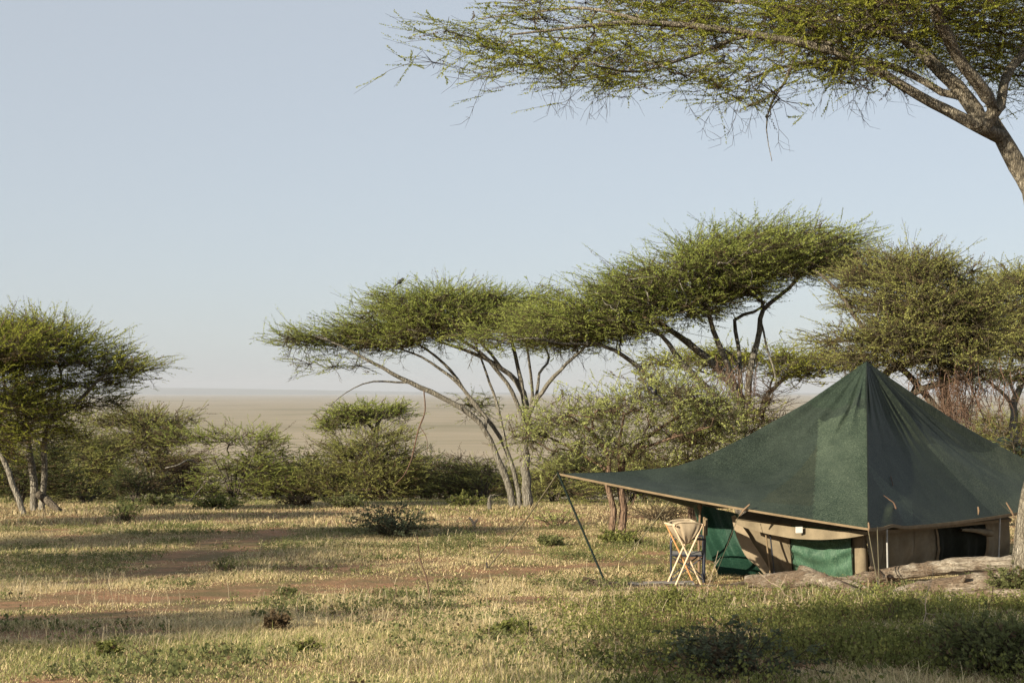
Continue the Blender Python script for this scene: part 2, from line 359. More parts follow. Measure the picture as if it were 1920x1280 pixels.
tree('umbrella_acacia', 'tallest umbrella acacia behind the tent, its domed crown highest of all', 'tree', 38, [
    [(1392, 960, .3, 1), (1388, 860, .25), (1390, 760, .22), (1345, 690, .17), (1290, 645, .14), (1225, 600, .1), (1160, 580, .06), .6],
    [(1392, 800, .18), (1370, 700, .15), (1345, 640, .12), (1332, 600, .1), (1325, 560, .08), (1280, 560, .05), -1.],
    [(1388, 790, .17), (1335, 735, .15), (1280, 680, .13), (1240, 630, .09), (1180, 600, .05), -2.],
    [(1400, 790, .17), (1405, 700, .14), (1425, 620, .12), (1432, 580, .1), (1480, 540, .08), (1530, 490, .05), (1570, 470, .03), .8],
    [(1390, 750, .12), (1385, 650, .09), (1378, 600, .08), (1430, 575, .06), (1422, 530, .05), (1440, 500, .03), 2.],
    [(1290, 745, .11), (1230, 715, .1), (1170, 668, .09), (1120, 645, .07), (1060, 645, .05), (1010, 635, .03), -2.4],
    [(1385, 850, .13), (1330, 790, .12), (1290, 745, .11), -1.2],
    [(1428, 600, .05), (1440, 660, .045), (1455, 710, .035), (1440, 760, .02), -1.2],
    [(1395, 690, .05), (1360, 655, .04), (1345, 660, .02), -1.],
], [(1040, 575, 70, 18, 0, 2), (1090, 555, 80, 24, 0, 2.4), (1150, 535, 80, 28, 0, 2.8), (1210, 515, 80, 34, 0, 3), (1270, 495, 80, 38, 0, 3.2), (1330, 475, 80, 40, 0, 3.4), (1390, 455, 80, 40, 0, 3.4), (1450, 445, 80, 38, 0, 3.4), (1520, 450, 75, 34, 0, 3), (1570, 470, 55, 26, 0, 2.4), (1608, 490, 45, 16, .5, 1.8),
    (1180, 595, 100, 26, -.5, 2.2), (1080, 612, 90, 20, -.5, 2.), (950, 612, 75, 16, -1.5, 1.6), (1260, 555, 90, 24, 0, 2.6), (1350, 525, 80, 18, 0, 2.4), (1480, 480, 90, 18, 0, 2.6), (1000, 590, 60, 18, 0, 2), (1240, 560, 100, 26, 0, 2.8), (1140, 590, 100, 28, 0, 2.4), (1340, 520, 90, 26, 0, 2.8), (1430, 490, 80, 22, 0, 2.6), (1635, 500, 55, 20, .5, 2.), (1060, 600, 90, 26, 0, 2.4)],
    rs=.62, spread=.34, gap=.34, seed=22, cols=GREEN, cd=7.2, shoots=18, nleaf=30, leaf=.048, slen=(.35, .75), radial=.85, zsq=.8, dn=(260, 1.1, .7), twigr=.0055, r0=.011)
tree('umbrella_acacia', 'acacia above the tent peak with reddish dead twigs hanging from its right side', 'tree', 33, [
    [(1790, 960, .25, 1), (1782, 860, .2), (1776, 770, .17), (1765, 690, .14), (1745, 620, .1), (1755, 550, .06), .5],
    [(1778, 800, .14), (1740, 745, .12), (1700, 700, .11), (1650, 655, .1), (1612, 605, .08), (1572, 545, .06), (1530, 505, .03), 1.2],
    [(1640, 960, .16, 1), (1640, 800, .14), (1650, 712, .13), (1690, 685, .12), (1740, 672, .09), (1800, 650, .05), -.6],
    [(1690, 750, .1), (1730, 728, .11), (1780, 715, .08), (1840, 700, .05), -1.2],
    [(1745, 620, .08), (1700, 590, .06), (1670, 560, .04), 1.5],
    [(1760, 600, .07), (1790, 540, .05), (1780, 500, .03), 1.6],
    [(1640, 700, .05), (1615, 660, .04), (1625, 625, .03), (1650, 610, .015), -1.5],
    [(1615, 680, .04), (1590, 650, .03), (1600, 690, .02), (1575, 715, .01), -1.5],
], [(1730, 500, 80, 24, .5, 2.2), (1660, 500, 60, 20, 1., 1.8), (1700, 525, 80, 20, 0, 2.), (1790, 560, 60, 26, 0, 2.), (1740, 620, 90, 40, 0, 2.4), (1770, 510, 50, 14, 0, 1.5), (1700, 570, 70, 24, 0, 2.), (1760, 580, 90, 34, 0, 2.4), (1680, 625, 80, 36, -.5, 2), (1740, 660, 100, 34, -.8, 2), (1810, 620, 70, 44, 0, 2.), (1840, 640, 40, 30, 0, 1.5), (1575, 632, 45, 12, .5, 1.3), (1620, 670, 60, 16, 0, 1.4), (1790, 690, 60, 22, 0, 1.6), (1620, 520, 50, 16, 1, 1.6), (1650, 560, 60, 24, .5, 1.8), (1830, 580, 50, 30, 0, 1.8)],
    rs=.7, gap=.22, spread=.3, seed=23, bark='bark_dark', cols=OLIVE, cd=10, shoots=17, nleaf=26, leaf=.045, slen=(.3, .65), dn=(150, 1.1, .8), twigr=.006, brownish=.2, r0=.01)
tree('umbrella_acacia', 'hazy acacia at the right edge behind the one with dead twigs', 'tree', 48, [
    [(1905, 940, .25, 1), (1900, 800, .2), (1902, 745, .16), (1930, 690, .12), (1950, 620, .08), .5],
    [(1902, 760, .1), (1870, 728, .08), (1840, 705, .06), (1815, 690, .03), -1],
    [(1902, 745, .08), (1890, 700, .06), (1900, 640, .05), (1880, 560, .04), 1],
], [(1880, 525, 60, 18, 0, 2.4), (1950, 515, 90, 24, 0, 2.6), (1900, 570, 70, 30, 0, 2.4), (1960, 620, 110, 40, 0, 3), (1890, 640, 60, 30, 0, 2), (1880, 690, 50, 16, 0, 2), (1860, 560, 40, 22, 1, 1.6)],
    rs=.7, seed=24, cols=OLIVE, cd=9, gap=.25, shoots=16, nleaf=22, leaf=.06, twigr=.007, brownish=.15, dn=(80, 1.2, .6))
tree('umbrella_acacia', 'distant flat topped bright green acacia seen through the limbs of the tallest one', 'tree', 74, [
    [(1420, 930, .3, 1), (1425, 800, .22), (1440, 740, .18), (1490, 700, .1), (1540, 690, .06), 1],
    [(1425, 780, .15), (1370, 720, .1), (1300, 690, .06), (1250, 680, .04), -1],
    [(1440, 740, .1), (1450, 700, .07), (1440, 680, .04), 2],
], [(1300, 668, 100, 14, 0, 4), (1400, 668, 90, 14, 0, 4), (1500, 668, 90, 18, 0, 4), (1560, 672, 50, 16, 0, 3), (1230, 672, 50, 12, 0, 2.5), (1480, 690, 60, 12, 0, 3)],
    rs=.7, seed=25, cols=YELL, cd=2.6, shoots=15, nleaf=18, leaf=.10, slen=(.4, .8), twigr=.012, r0=.016, spread=.6)

# left-hand group
tree('umbrella_acacia', 'pale stemmed acacia at left whose right limb reaches out towards the plain', 'tree', 41, [
    [(68, 968, .2, 1), (64, 890, .17), (52, 810, .14), (45, 760, .11), (25, 700, .08), (0, 650, .05), .6],
    [(80, 966, .15, 1), (86, 890, .14), (84, 830, .13), (96, 790, .13), (150, 752, .1), (180, 715, .08), (225, 685, .06), (275, 665, .03), -.5],
    [(88, 810, .09), (108, 750, .08), (115, 700, .06), (90, 650, .04), 1.5],
    [(45, 780, .08), (70, 720, .06), (120, 660, .03), -1.5],
    [(180, 715, .05), (230, 705, .035), (270, 712, .02), (305, 708, .01), -.5],
], [(75, 600, 60, 14, 0, 2.2), (50, 618, 110, 18, 0, 2.8), (140, 632, 70, 14, 0, 2), (190, 648, 40, 9, 0, 1.4), (40, 655, 120, 14, 0, 2.6), (150, 662, 60, 8, 0, 1.6), (262, 668, 42, 8, 0, 1.2), (215, 676, 45, 9, 0, 1.4), (175, 700, 60, 12, 0, 1.5), (100, 700, 60, 12, .5, 1.5), (50, 722, 80, 14, 0, 1.8), (190, 735, 50, 9, .5, 1.), (130, 745, 50, 12, 1.5, 1.2)],
    rs=.6, gap=.22, spread=.32, seed=31, cols=YELL, bark='bark_pale', cd=7., shoots=17, nleaf=30, leaf=.05, slen=(.35, .8), radial=.85, zsq=.8, twigr=.005, dn=(170, 1.1, .6), brownish=.16)
tree('umbrella_acacia', 'acacia cut off by the left edge, its leaning white stem nearest the frame', 'tree', 39, [
    [(52, 972, .14, 1), (28, 910, .13), (8, 860, .12), (-20, 800, .1), (-50, 730, .08), (-60, 670, .05), .4],
    [(-30, 980, .16, 1), (-25, 880, .13), (-5, 800, .1), (10, 740, .07), (0, 680, .04), 1.],
    [(-25, 850, .1), (-70, 760, .08), (-110, 690, .05), -1],
], [(-40, 625, 120, 26, 0, 2.6), (-100, 650, 120, 40, 0, 2.8), (-10, 610, 80, 18, .5, 2), (0, 700, 70, 30, 0, 1.8), (-50, 740, 90, 36, 0, 2), (20, 780, 60, 26, .5, 1.4), (-30, 830, 80, 30, 1, 1.6), (30, 640, 70, 24, -1, 2), (20, 740, 70, 30, 0, 2), (-20, 690, 90, 24, -.5, 2.2), (15, 665, 80, 18, .5, 2), (75, 755, 50, 16, 0, 1.4), (90, 790, 50, 18, 1, 1.4), (40, 800, 60, 20, .5, 1.6)],
    rs=.6, gap=.25, spread=.34, seed=32, cols=YELL, bark='bark_pale', cd=6.5, shoots=17, nleaf=30, leaf=.05, slen=(.35, .8), radial=.85, zsq=.8, twigr=.005, dn=(90, 1.1, .6), brownish=.18)

# ------------------------------------------------------------------ bush belt in front of the plain
def fan(px, py0, top, n, spread, r, rad=.08):
    """n stems fanning from one foot"""
    out = []
    for i in range(n):
        t = (i + .5) / n * 2 - 1; t += r.uniform(-.15, .15)
        x1 = px + t * spread; a = (px + t * spread * .12, py0, rad, 1)
        out.append([a, (px + t * spread * .35, py0 + (top - py0) * .4, rad * .7), (px + t * spread * .75, py0 + (top - py0) * .75, rad * .45), (x1, top, rad * .2), r.uniform(-1, 1)])
    return out
def bushy(name, label, px, D, pads, seed, cols=OLIVE, stems=5, bark='bark_dark', **k):
    r = np.random.default_rng(seed * 13 + 1); top = np.mean([p[1] for p in pads]); g = on_ground(px, D); py0 = HY - g[2] / D * F
    a = dict(cd=8.5, shoots=17, nleaf=30, leaf=.055, slen=(.3, .65), twigr=.006, spread=.36, upb=.2, flat=.55, zsq=1.0, brownish=.15, radial=.8, gap=.27); a.update(k)
    return tree(name, label, 'tree' if 'acacia' in name or 'tree' in name else 'bush', D, fan(px, py0, top, stems, 45, r, .05), pads, seed=seed, cols=cols, bark=bark, **a)

tree('flat_topped_acacia', 'small flat topped acacia standing alone against the open plain', 'tree', 60, [
    [(700, 940, .16, 1), (698, 870, .13), (706, 810, .11), (712, 785, .09), (735, 765, .05), .5],
    [(706, 810, .09), (680, 785, .07), (640, 780, .05), (610, 785, .03), -1], [(712, 790, .06), (700, 770, .04), (670, 762, .03), 1.]],
    [(690, 762, 70, 11, 0, 2.), (740, 758, 34, 9, 0, 1.6), (620, 783, 42, 11, 0, 1.6), (655, 772, 50, 10, 0, 1.8)], seed=41, cols=GREEN, cd=7, shoots=16, nleaf=24, leaf=.065, slen=(.3, .55), twigr=.009, spread=.36, dn=(60, 1.1, .6))
bushy('thicket_tree', 'spreading green tree directly under the small flat topped acacia', 720, 57, [(715, 815, 60, 14), (640, 835, 55, 20), (750, 800, 40, 12), (700, 860, 90, 34), (640, 890, 80, 36), (760, 880, 60, 36), (700, 915, 100, 22)], 42, OLIVE, 6)
bushy('thicket_tree', 'round olive green tree left of centre with a domed crown', 440, 57, [(325, 808, 45, 12), (390, 810, 75, 18), (460, 816, 80, 24), (515, 840, 55, 24), (440, 860, 80, 34), (510, 885, 75, 36), (420, 905, 75, 34), (470, 925, 80, 20)], 43, GREEN, 6, cd=3.2)
bushy('thicket_tree', 'brownish tree behind and left of the round olive tree', 285, 65, [(300, 778, 75, 14), (225, 780, 60, 18), (350, 780, 30, 9), (280, 812, 80, 26), (200, 830, 70, 34), (300, 850, 70, 30), (330, 890, 60, 30)], 44, OLIVE, 6, brownish=.35)
bushy('thicket_tree', 'shaded tree between the pale stemmed acacia and the dark low shrub', 160, 56, [(170, 835, 60, 20), (130, 800, 50, 22), (200, 865, 55, 26), (140, 890, 70, 32), (190, 915, 60, 22), (90, 860, 60, 26)], 45, OLIVE, 6)
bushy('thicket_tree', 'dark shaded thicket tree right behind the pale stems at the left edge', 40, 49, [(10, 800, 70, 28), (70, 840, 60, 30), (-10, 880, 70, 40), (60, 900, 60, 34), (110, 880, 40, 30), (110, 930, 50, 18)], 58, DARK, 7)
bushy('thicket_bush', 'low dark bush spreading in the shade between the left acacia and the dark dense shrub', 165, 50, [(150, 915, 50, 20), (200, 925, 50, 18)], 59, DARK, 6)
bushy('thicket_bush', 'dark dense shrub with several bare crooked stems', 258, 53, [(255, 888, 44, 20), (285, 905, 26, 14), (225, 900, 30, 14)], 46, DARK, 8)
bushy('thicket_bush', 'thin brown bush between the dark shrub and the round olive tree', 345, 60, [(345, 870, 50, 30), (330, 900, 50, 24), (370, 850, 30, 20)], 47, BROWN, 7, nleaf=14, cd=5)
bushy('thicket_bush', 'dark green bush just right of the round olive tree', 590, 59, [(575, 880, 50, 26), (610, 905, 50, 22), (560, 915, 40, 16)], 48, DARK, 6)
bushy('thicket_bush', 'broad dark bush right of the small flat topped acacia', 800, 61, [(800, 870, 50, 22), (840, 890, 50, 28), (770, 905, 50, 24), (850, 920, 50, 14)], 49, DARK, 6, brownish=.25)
bushy('thicket_bush', 'light green bush just left of the wide umbrella acacia stems', 905, 60, [(880, 895, 50, 24), (930, 890, 50, 26), (910, 920, 60, 16), (870, 865, 30, 14)], 50, OLIVE, 6)
bushy('thicket_bush', 'reddish brown bush rising behind the light green bush', 880, 66, [(870, 862, 45, 16), (910, 868, 40, 14)], 51, BROWN, 6, nleaf=14)
bushy('thicket_bush', 'olive bush seen right of the wide umbrella acacia stems', 1040, 54, [(1030, 880, 50, 30), (1070, 860, 45, 28), (1060, 910, 70, 20)], 52, OLIVE, 6)
bushy('thicket_bush', 'tangled bush behind the reddish twin trunks', 1180, 50, [(1150, 890, 60, 26), (1210, 880, 60, 30), (1250, 905, 60, 22)], 53, OLIVE, 6, brownish=.3)
bushy('thicket_bush', 'brown bush showing just above the left slope of the tent', 1400, 44, [(1350, 880, 60, 40), (1420, 850, 60, 40), (1300, 900, 60, 30)], 54, BROWN, 7, nleaf=16)
bushy('dry_bush', 'bare reddish brown bush between the tall acacia trunk and the tent slope', 1445, 36, [(1440, 745, 34, 30), (1420, 780, 40, 34), (1455, 790, 30, 40)], 55, BROWN, 9, nleaf=12, leaf=.035, shoots=22, twigr=.006)
bushy('thicket_tree', 'hazy olive tree low at the right edge beyond the tent', 1885, 54, [(1880, 785, 50, 22), (1840, 800, 40, 20), (1920, 800, 50, 30), (1880, 830, 70, 30)], 56, OLIVE, 6)
bushy('thicket_tree', 'olive tree at the right edge half hiding the distant dark green tent', 1912, 40, [(1916, 802, 26, 26), (1908, 838, 30, 18), (1930, 780, 40, 20)], 57, OLIVE, 5, slen=(.2, .45), leaf=.045)
r_ = np.random.default_rng(5)
back = ['far bush deep in the thicket behind the leaning white stem', 'far bush in the dark thicket behind the pale stemmed acacia', 'far bush behind the shaded tree and dark low shrub', 'far bush filling the gap left of the round olive tree',
        'far bush right behind the round olive tree', 'far bush behind the dark green bush left of the flat topped acacia', 'far bush behind the tree under the flat topped acacia', 'far bush behind the broad dark bush', 'far bush behind the wide umbrella acacia stems', 'far bush between the umbrella acacia stems and reddish twin trunks', 'far bush behind the reddish twin trunks']
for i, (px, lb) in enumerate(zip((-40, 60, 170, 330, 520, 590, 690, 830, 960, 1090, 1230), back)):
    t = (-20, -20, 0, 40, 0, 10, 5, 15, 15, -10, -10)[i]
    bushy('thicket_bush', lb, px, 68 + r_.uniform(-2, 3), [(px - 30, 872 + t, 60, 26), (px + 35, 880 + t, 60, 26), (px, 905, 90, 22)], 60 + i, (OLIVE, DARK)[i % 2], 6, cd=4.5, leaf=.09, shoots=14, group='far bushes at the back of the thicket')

# grey-green thorn trees just behind the tent
tree('thorn_tree', 'pale grey green thorn tree on reddish twin trunks behind the tent corner pole', 'tree', 31.5, [
    [(1143, 1000, .1, 1), (1150, 955, .085), (1138, 905, .075), (1142, 860, .06), (1110, 810, .04), (1070, 780, .02), -.6],
    [(1162, 1000, .11, 1), (1168, 950, .1), (1162, 890, .085), (1190, 840, .06), (1240, 800, .04), (1290, 770, .02), .5],
    [(1140, 880, .05), (1090, 850, .04), (1030, 820, .025), (990, 810, .012), .8],
    [(1165, 900, .05), (1160, 840, .04), (1170, 780, .025), -1.2],
    [(1190, 845, .04), (1260, 820, .03), (1330, 800, .015), -1.2],
    [(1168, 965, .02), (1185, 945, .012), (1192, 925, .006), .1],
], [(990, 812, 40, 20, 0, 1.), (1030, 790, 50, 26, 0, 1.4), (1100, 775, 70, 34, 0, 1.8), (1180, 755, 70, 34, 0, 1.8), (1250, 740, 70, 28, 0, 1.8), (1200, 715, 40, 12, .4, 1.2), (1320, 765, 60, 30, 0, 1.6), (1060, 830, 60, 28, 0, 1.2), (1150, 830, 80, 34, 0, 1.6), (1260, 815, 80, 34, 0, 1.6), (1360, 785, 30, 26, 0, 1.2)],
    rs=.85, gap=.27, seed=71, cols=GREY, bark='bark_red', cd=10, shoots=17, nleaf=24, leaf=.045, slen=(.2, .45), twigr=.004, upb=.1, radial=.4, flat=.9, zsq=2.2, spread=.3, brownish=.12, dn=(120, .8, .4))
bushy('thorn_tree', 'second thorn tree with brown stems, between the twin trunks and the tent slope', 1300, 35, [(1300, 800, 60, 30), (1370, 800, 50, 40), (1420, 830, 50, 34), (1250, 850, 60, 20), (1340, 850, 60, 20)], 72, OLIVE, 6, bark='bark_red', leaf=.05, twigr=.005, brownish=.25, cd=9)

# off-frame acacias whose long shadows reach into the picture from the left and from behind the camera
def offtree(x, y, h, rx, ry, seed, label, rot=0., cd=2.6):
    if seed in (204, 205): cd = 1.25
    g = float(gz(x, y)); 
    # expressed with the same pixel helper at their own distance
    r = np.random.default_rng(seed); t = Root('shade_acacia', (x, y, g), label, 'tree', 'acacias standing left of and behind the camera')
    tb = MB(); ends = []
    for i in range(7):
        a = i / 7 * 2 * math.pi + r.uniform(-.3, .3); e = np.array([x + math.cos(a) * rx * .6, y + math.sin(a) * ry * .6, g + h * .88])
        p = catmull([(x, y, g - .2, .26), (x + .1, y, g + h * .25, .2), (x * .7 + e[0] * .3, y * .7 + e[1] * .3, g + h * .55, .11), (*e, .03)], .4)
        tb.tube(p[:, :3], p[:, 3], 7); ends.append(p)
    tb.build('trunk', M['bark_grey'], t, True)
    n = int(cd * rx * ry * 14); q = r.normal(size=(n, 2)); q = q / np.linalg.norm(q, axis=1)[:, None] * r.random((n, 1)) ** .5
    cr_, sr_ = math.cos(rot), math.sin(rot); cl = np.column_stack([x + q[:, 0] * rx * cr_ - q[:, 1] * ry * sr_, y + q[:, 0] * rx * sr_ + q[:, 1] * ry * cr_, g + h * .9 + (1 - (q ** 2).sum(1)) * h * .1 + r.uniform(-.3, .3, n)])
    keep = fbm(cl[:, 0] / 1.8 + seed, cl[:, 1] / 1.8, 3) > .27; cl = cl[keep]
    S = np.repeat(cl, 12, 0); b = S + r.normal(size=S.shape) * np.array([.5, .5, .2]); d = nrm(r.normal(size=S.shape) * np.array([1, 1, .3]))
    lf = MB(); leaves(lf, b, d, r.uniform(.3, .7, len(b)), 12, .12, YELL, r); lf.build('crown', M['leaf'], t)
# ------------------------------------------------------------------ the tent
def netmat(name, c1, c2, speck, back=(.02, .035, .025), trans=.06):
    m, nt, out = newmat(name); co = coord(nt)
    a = nd(nt, 'ShaderNodeAttribute', attribute_name='Col')
    n1 = noise(nt, mapping(nt, co, (62, 62, 15)), 1, 3, .8); n2 = noise(nt, mapping(nt, co, (14, 14, 110)), 1, 2, .6); n3 = noise(nt, co, 1.3, 5, .6); n4 = noise(nt, co, 45, 2, .5)
    c = mixc(nt, ramp(nt, n1, (.42, 0.), (.62, 1.)), c1, c2)
    c = mixc(nt, ramp(nt, n2, (.45, 0.), (.75, .5)), c, tuple(k * .6 for k in c1))
    c = mixc(nt, ramp(nt, n3, (.40, 0.), (.66, .28)), c, tuple(k * 1.1 + .01 for k in c2)); n5 = noise(nt, mapping(nt, co, (3.5, 3.5, .6)), 1, 4, .6); c = mixc(nt, ramp(nt, n5, (.42, .25), (.6, 0.)), c, tuple(k * .7 for k in c1))
    c = mixc(nt, ramp(nt, n4, (.66, 0.), (.74, .5)), c, speck)
    c = mixc(nt, 1., c, a.outputs['Color'], 'MULTIPLY')
    p = princ(nt, out, c, .62, .3, bump(nt, n1, .35, .01, bump(nt, n3, .25, .05)))
    t = nd(nt, 'ShaderNodeBsdfTranslucent'); nt.links.new(c, t.inputs[0])
    mx = nd(nt, 'ShaderNodeMixShader'); mx.inputs[0].default_value = trans
    nt.links.new(p.outputs[0], mx.inputs[1]); nt.links.new(t.outputs[0], mx.inputs[2]); nt.links.new(mx.outputs[0], out.inputs[0]); return m
M['net'] = netmat('green_shade_net', (.006, .013, .009), (.042, .058, .043), (.10, .12, .09))
M['net2'] = netmat('bright_green_net', (.032, .09, .058), (.09, .17, .11), (.25, .33, .25), trans=.2)
M['net3'] = netmat('dark_curtain_net', (.010, .045, .030), (.030, .085, .055), (.10, .16, .11), trans=.25)
M['canvas'] = plain('khaki_canvas', (.178, .147, .100), .85, .15, .22, 5, .25)
M['canvas_pale'] = plain('pale_canvas', (.33, .27, .19), .85, .15, .15, 9, .2)
M['canvas_tan'] = plain('tan_tape', (.175, .132, .082), .85, .15, .2, 9, .2)
M['wood'] = plain('pale_wood', (.54, .41, .28), .6, .25, .2, 30, .15)
M['wood_orange'] = plain('orange_wood', (.50, .26, .11), .6, .25, .25, 30, .15)
M['steel'] = plain('dark_blue_steel', (.018, .022, .035), .4, .5, .3, 40, .05)
M['pole_green'] = plain('green_metal_pole', (.004, .010, .008), .7, .15, .3, 20, .05)
M['pole_white'] = plain('pale_metal_pole', (.30, .30, .29), .4, .5, .15, 20, .05)
M['rope'] = plain('rope', (.10, .09, .06), .9, .1, .3, 60, .2)
M['strap'] = plain('brown_strap', (.16, .11, .07), .8, .2, .3, 40, .2)
M['white'] = plain('white_tag', (.78, .78, .76), .7, .2, .05, 40, .05)
M['seat'] = plain('grey_fabric', (.16, .16, .16), .9, .1, .2, 40, .1)
M['darknet'] = plain('dark_window_net', (.012, .014, .010), .9, .1, .4, 9, .1)
M['bird'] = plain('bird_feather', (.012, .012, .016), .5, .4, .3, 60, .1)
M['plank'] = plain('weathered_plank', (.20, .185, .17), .9, .15, .3, 12, .4)
def logmat():
    m, nt, out = newmat('weathered_log'); co = coord(nt)
    n1 = noise(nt, mapping(nt, co, (.5, 9, 9)), 3.2, 6, .72, .5); n2 = noise(nt, co, 2.4, 5, .65); n3 = noise(nt, mapping(nt, co, (.35, 6, 6)), 9, 3, .6, .3); n4 = noise(nt, co, 26, 4, .6)
    a = nd(nt, 'ShaderNodeAttribute', attribute_name='Col')
    c = ramp(nt, n1, (.32, (.12, .098, .072)), (.48, (.32, .275, .215)), (.66, (.54, .49, .41)))
    c = mixc(nt, ramp(nt, n2, (.47, 0.), (.60, .85)), c, (.155, .11, .075))
    c = mixc(nt, ramp(nt, n3, (.30, .9), (.38, 0.)), c, (.035, .026, .02))
    c = mixc(nt, ramp(nt, n4, (.35, .35), (.5, 0.)), c, (.08, .06, .045))
    c = mixc(nt, 1., c, a.outputs['Color'], 'MULTIPLY')
    princ(nt, out, c, .92, .12, bump(nt, n1, 1., .05, bump(nt, n3, .9, .05))); return m
M['log'] = logmat()

P0 = W(1625, 677, 22.8)
rim = [W(1045, 887, 20.5), W(1625, 990, 19.3), W(1895, 962, 23.0), W(2150, 905, 26.), np.array([6.6, 26.3, -1.95]), W(1300, 952, 24.6)]
prof = [  # height fraction fallen against distance from the peak, per corner
    ([0, .215, .405, .56, .646, .82, 1], [0, .40, .69, .895, .965, 1.0, 1.0]),
    ([0, .25, .5, .75, 1], [0, .30, .56, .79, 1]), ([0, .25, .5, .75, 1], [0, .30, .56, .79, 1]),
    ([0, .15, .295, .41, .56, .8, 1], [0, .25, .47, .62, .80, .98, 1]), ([0, .5, 1], [0, .56, 1]), ([0, .25, .5, .75, 1], [0, .32, .62, .86, 1])]
def flypoint(seg, t, s, scale=1., dz=0., wr=1., rimz=0.):
    """t along the rim segment 0..1, s from peak 0 to rim 1"""
    a, b = rim[seg], rim[(seg + 1) % 6]
    r = a * (1 - t)[..., None] + b * t[..., None]
    mid = (a + b) / 2; inw = nrm((P0 - mid) * np.array([1, 1, 0]))
    r = r + inw * (.10 * np.sin(math.pi * t))[..., None] ; r[..., 2] -= .05 * np.sin(math.pi * t) * (seg != 5)
    fa = np.interp(s, *prof[seg]); fb = np.interp(s, *prof[(seg + 1) % 6]); w = t * t * (3 - 2 * t)
    f = fa * (1 - w) + fb * w
    p = P0 + (r - P0) * (s * scale)[..., None]
    p[..., 2] = P0[2] + dz + (r[..., 2] + rimz - P0[2] - dz) * f
    # cloth between the spokes hangs slightly, with gathers running out of the peak
    p[..., 2] -= .10 * np.sin(math.pi * t) * np.sin(math.pi * s) * wr
    ph = seg * 5.1
    g = np.sin(t * 23 + ph + 2 * s) * .5 + np.sin(t * 41 + ph * 2 - 3 * s) * .35 + np.sin(t * 9 + ph) * .4
    amp = .034 * np.exp(-((s - .17) / .16) ** 2) * (s > .01) * s / .17 * np.where(seg == 0, .7 + .9 * (t > .62), 1) + .007 * np.sin(math.pi * s)
    if seg in (1, 2): amp = amp * 1.25
    p[..., 2] += g * amp * wr
    if seg == 0:   # sharp creases left of the near ridge
        for c0, s0, w0 in ((.78, .26, .018), (.86, .24, .014), (.70, .3, .02)):
            p[..., 2] += wr * .045 * np.exp(-((t - c0 + .12 * (s - s0)) / w0) ** 2) * np.exp(-((s - s0) / .09) ** 2)
    if seg == 1:   # lifted fold beside the near corner and long dark folds near the back
        p[..., 2] += wr * .10 * np.exp(-((t - .16 - .3 * (1 - s)) / .05) ** 2) * np.exp(-((s - .93) / .07) ** 2)
        for c0 in (.62, .72, .83, .92):
            p[..., 2] += wr * .05 * np.exp(-((t - c0) / .02) ** 2) * np.exp(-((s - .28) / .17) ** 2) * np.minimum(1, s * 8)
    return p

tent = Root('tent', (P0[0], P0[1] - .2, float(gz(P0[0], P0[1]))), 'large green net covered canvas tent pitched beside the fallen logs', 'tent')
fl = MB(); nu, nv = 90, 90
for seg in range(6):
    T_, S_ = np.meshgrid(np.linspace(0, 1, nu), np.linspace(0.002, 1, nv)); v = flypoint(seg, T_, S_)
    v[..., 2] += .006 * (fbm(v[..., 0] * 3, v[..., 1] * 3 + seg, 3) - .5) * 2
    i = np.arange(nu * nv).reshape(nv, nu)
    f = np.stack([i[:-1, :-1], i[:-1, 1:], i[1:, 1:], i[1:, :-1]], -1).reshape(-1, 4)
    ct = (T_[:-1, :-1] + T_[1:, 1:]) / 2; cs = (S_[:-1, :-1] + S_[1:, 1:]) / 2
    col = np.ones((nv - 1, nu - 1, 3)); cx = (v[:-1, :-1, 0] + v[1:, 1:, 0]) / 2; cy = (v[:-1, :-1, 1] + v[1:, 1:, 1]) / 2
    # sewn net panels of slightly different cloth
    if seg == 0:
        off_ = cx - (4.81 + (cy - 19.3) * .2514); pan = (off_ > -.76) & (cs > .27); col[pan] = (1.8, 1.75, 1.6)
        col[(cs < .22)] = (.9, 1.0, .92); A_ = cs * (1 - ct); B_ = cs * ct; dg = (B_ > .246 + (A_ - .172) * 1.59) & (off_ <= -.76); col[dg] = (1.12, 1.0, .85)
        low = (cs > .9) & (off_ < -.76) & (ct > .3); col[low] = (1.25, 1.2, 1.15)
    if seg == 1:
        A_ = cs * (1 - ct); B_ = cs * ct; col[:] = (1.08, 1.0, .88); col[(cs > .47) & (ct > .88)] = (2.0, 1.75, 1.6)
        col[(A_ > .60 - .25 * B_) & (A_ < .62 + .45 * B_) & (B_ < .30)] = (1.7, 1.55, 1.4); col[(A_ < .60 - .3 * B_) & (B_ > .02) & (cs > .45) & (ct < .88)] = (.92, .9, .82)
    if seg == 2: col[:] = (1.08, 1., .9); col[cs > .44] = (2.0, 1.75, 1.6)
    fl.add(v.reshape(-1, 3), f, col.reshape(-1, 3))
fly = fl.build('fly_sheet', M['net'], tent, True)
flys = Sub(fly, tent)
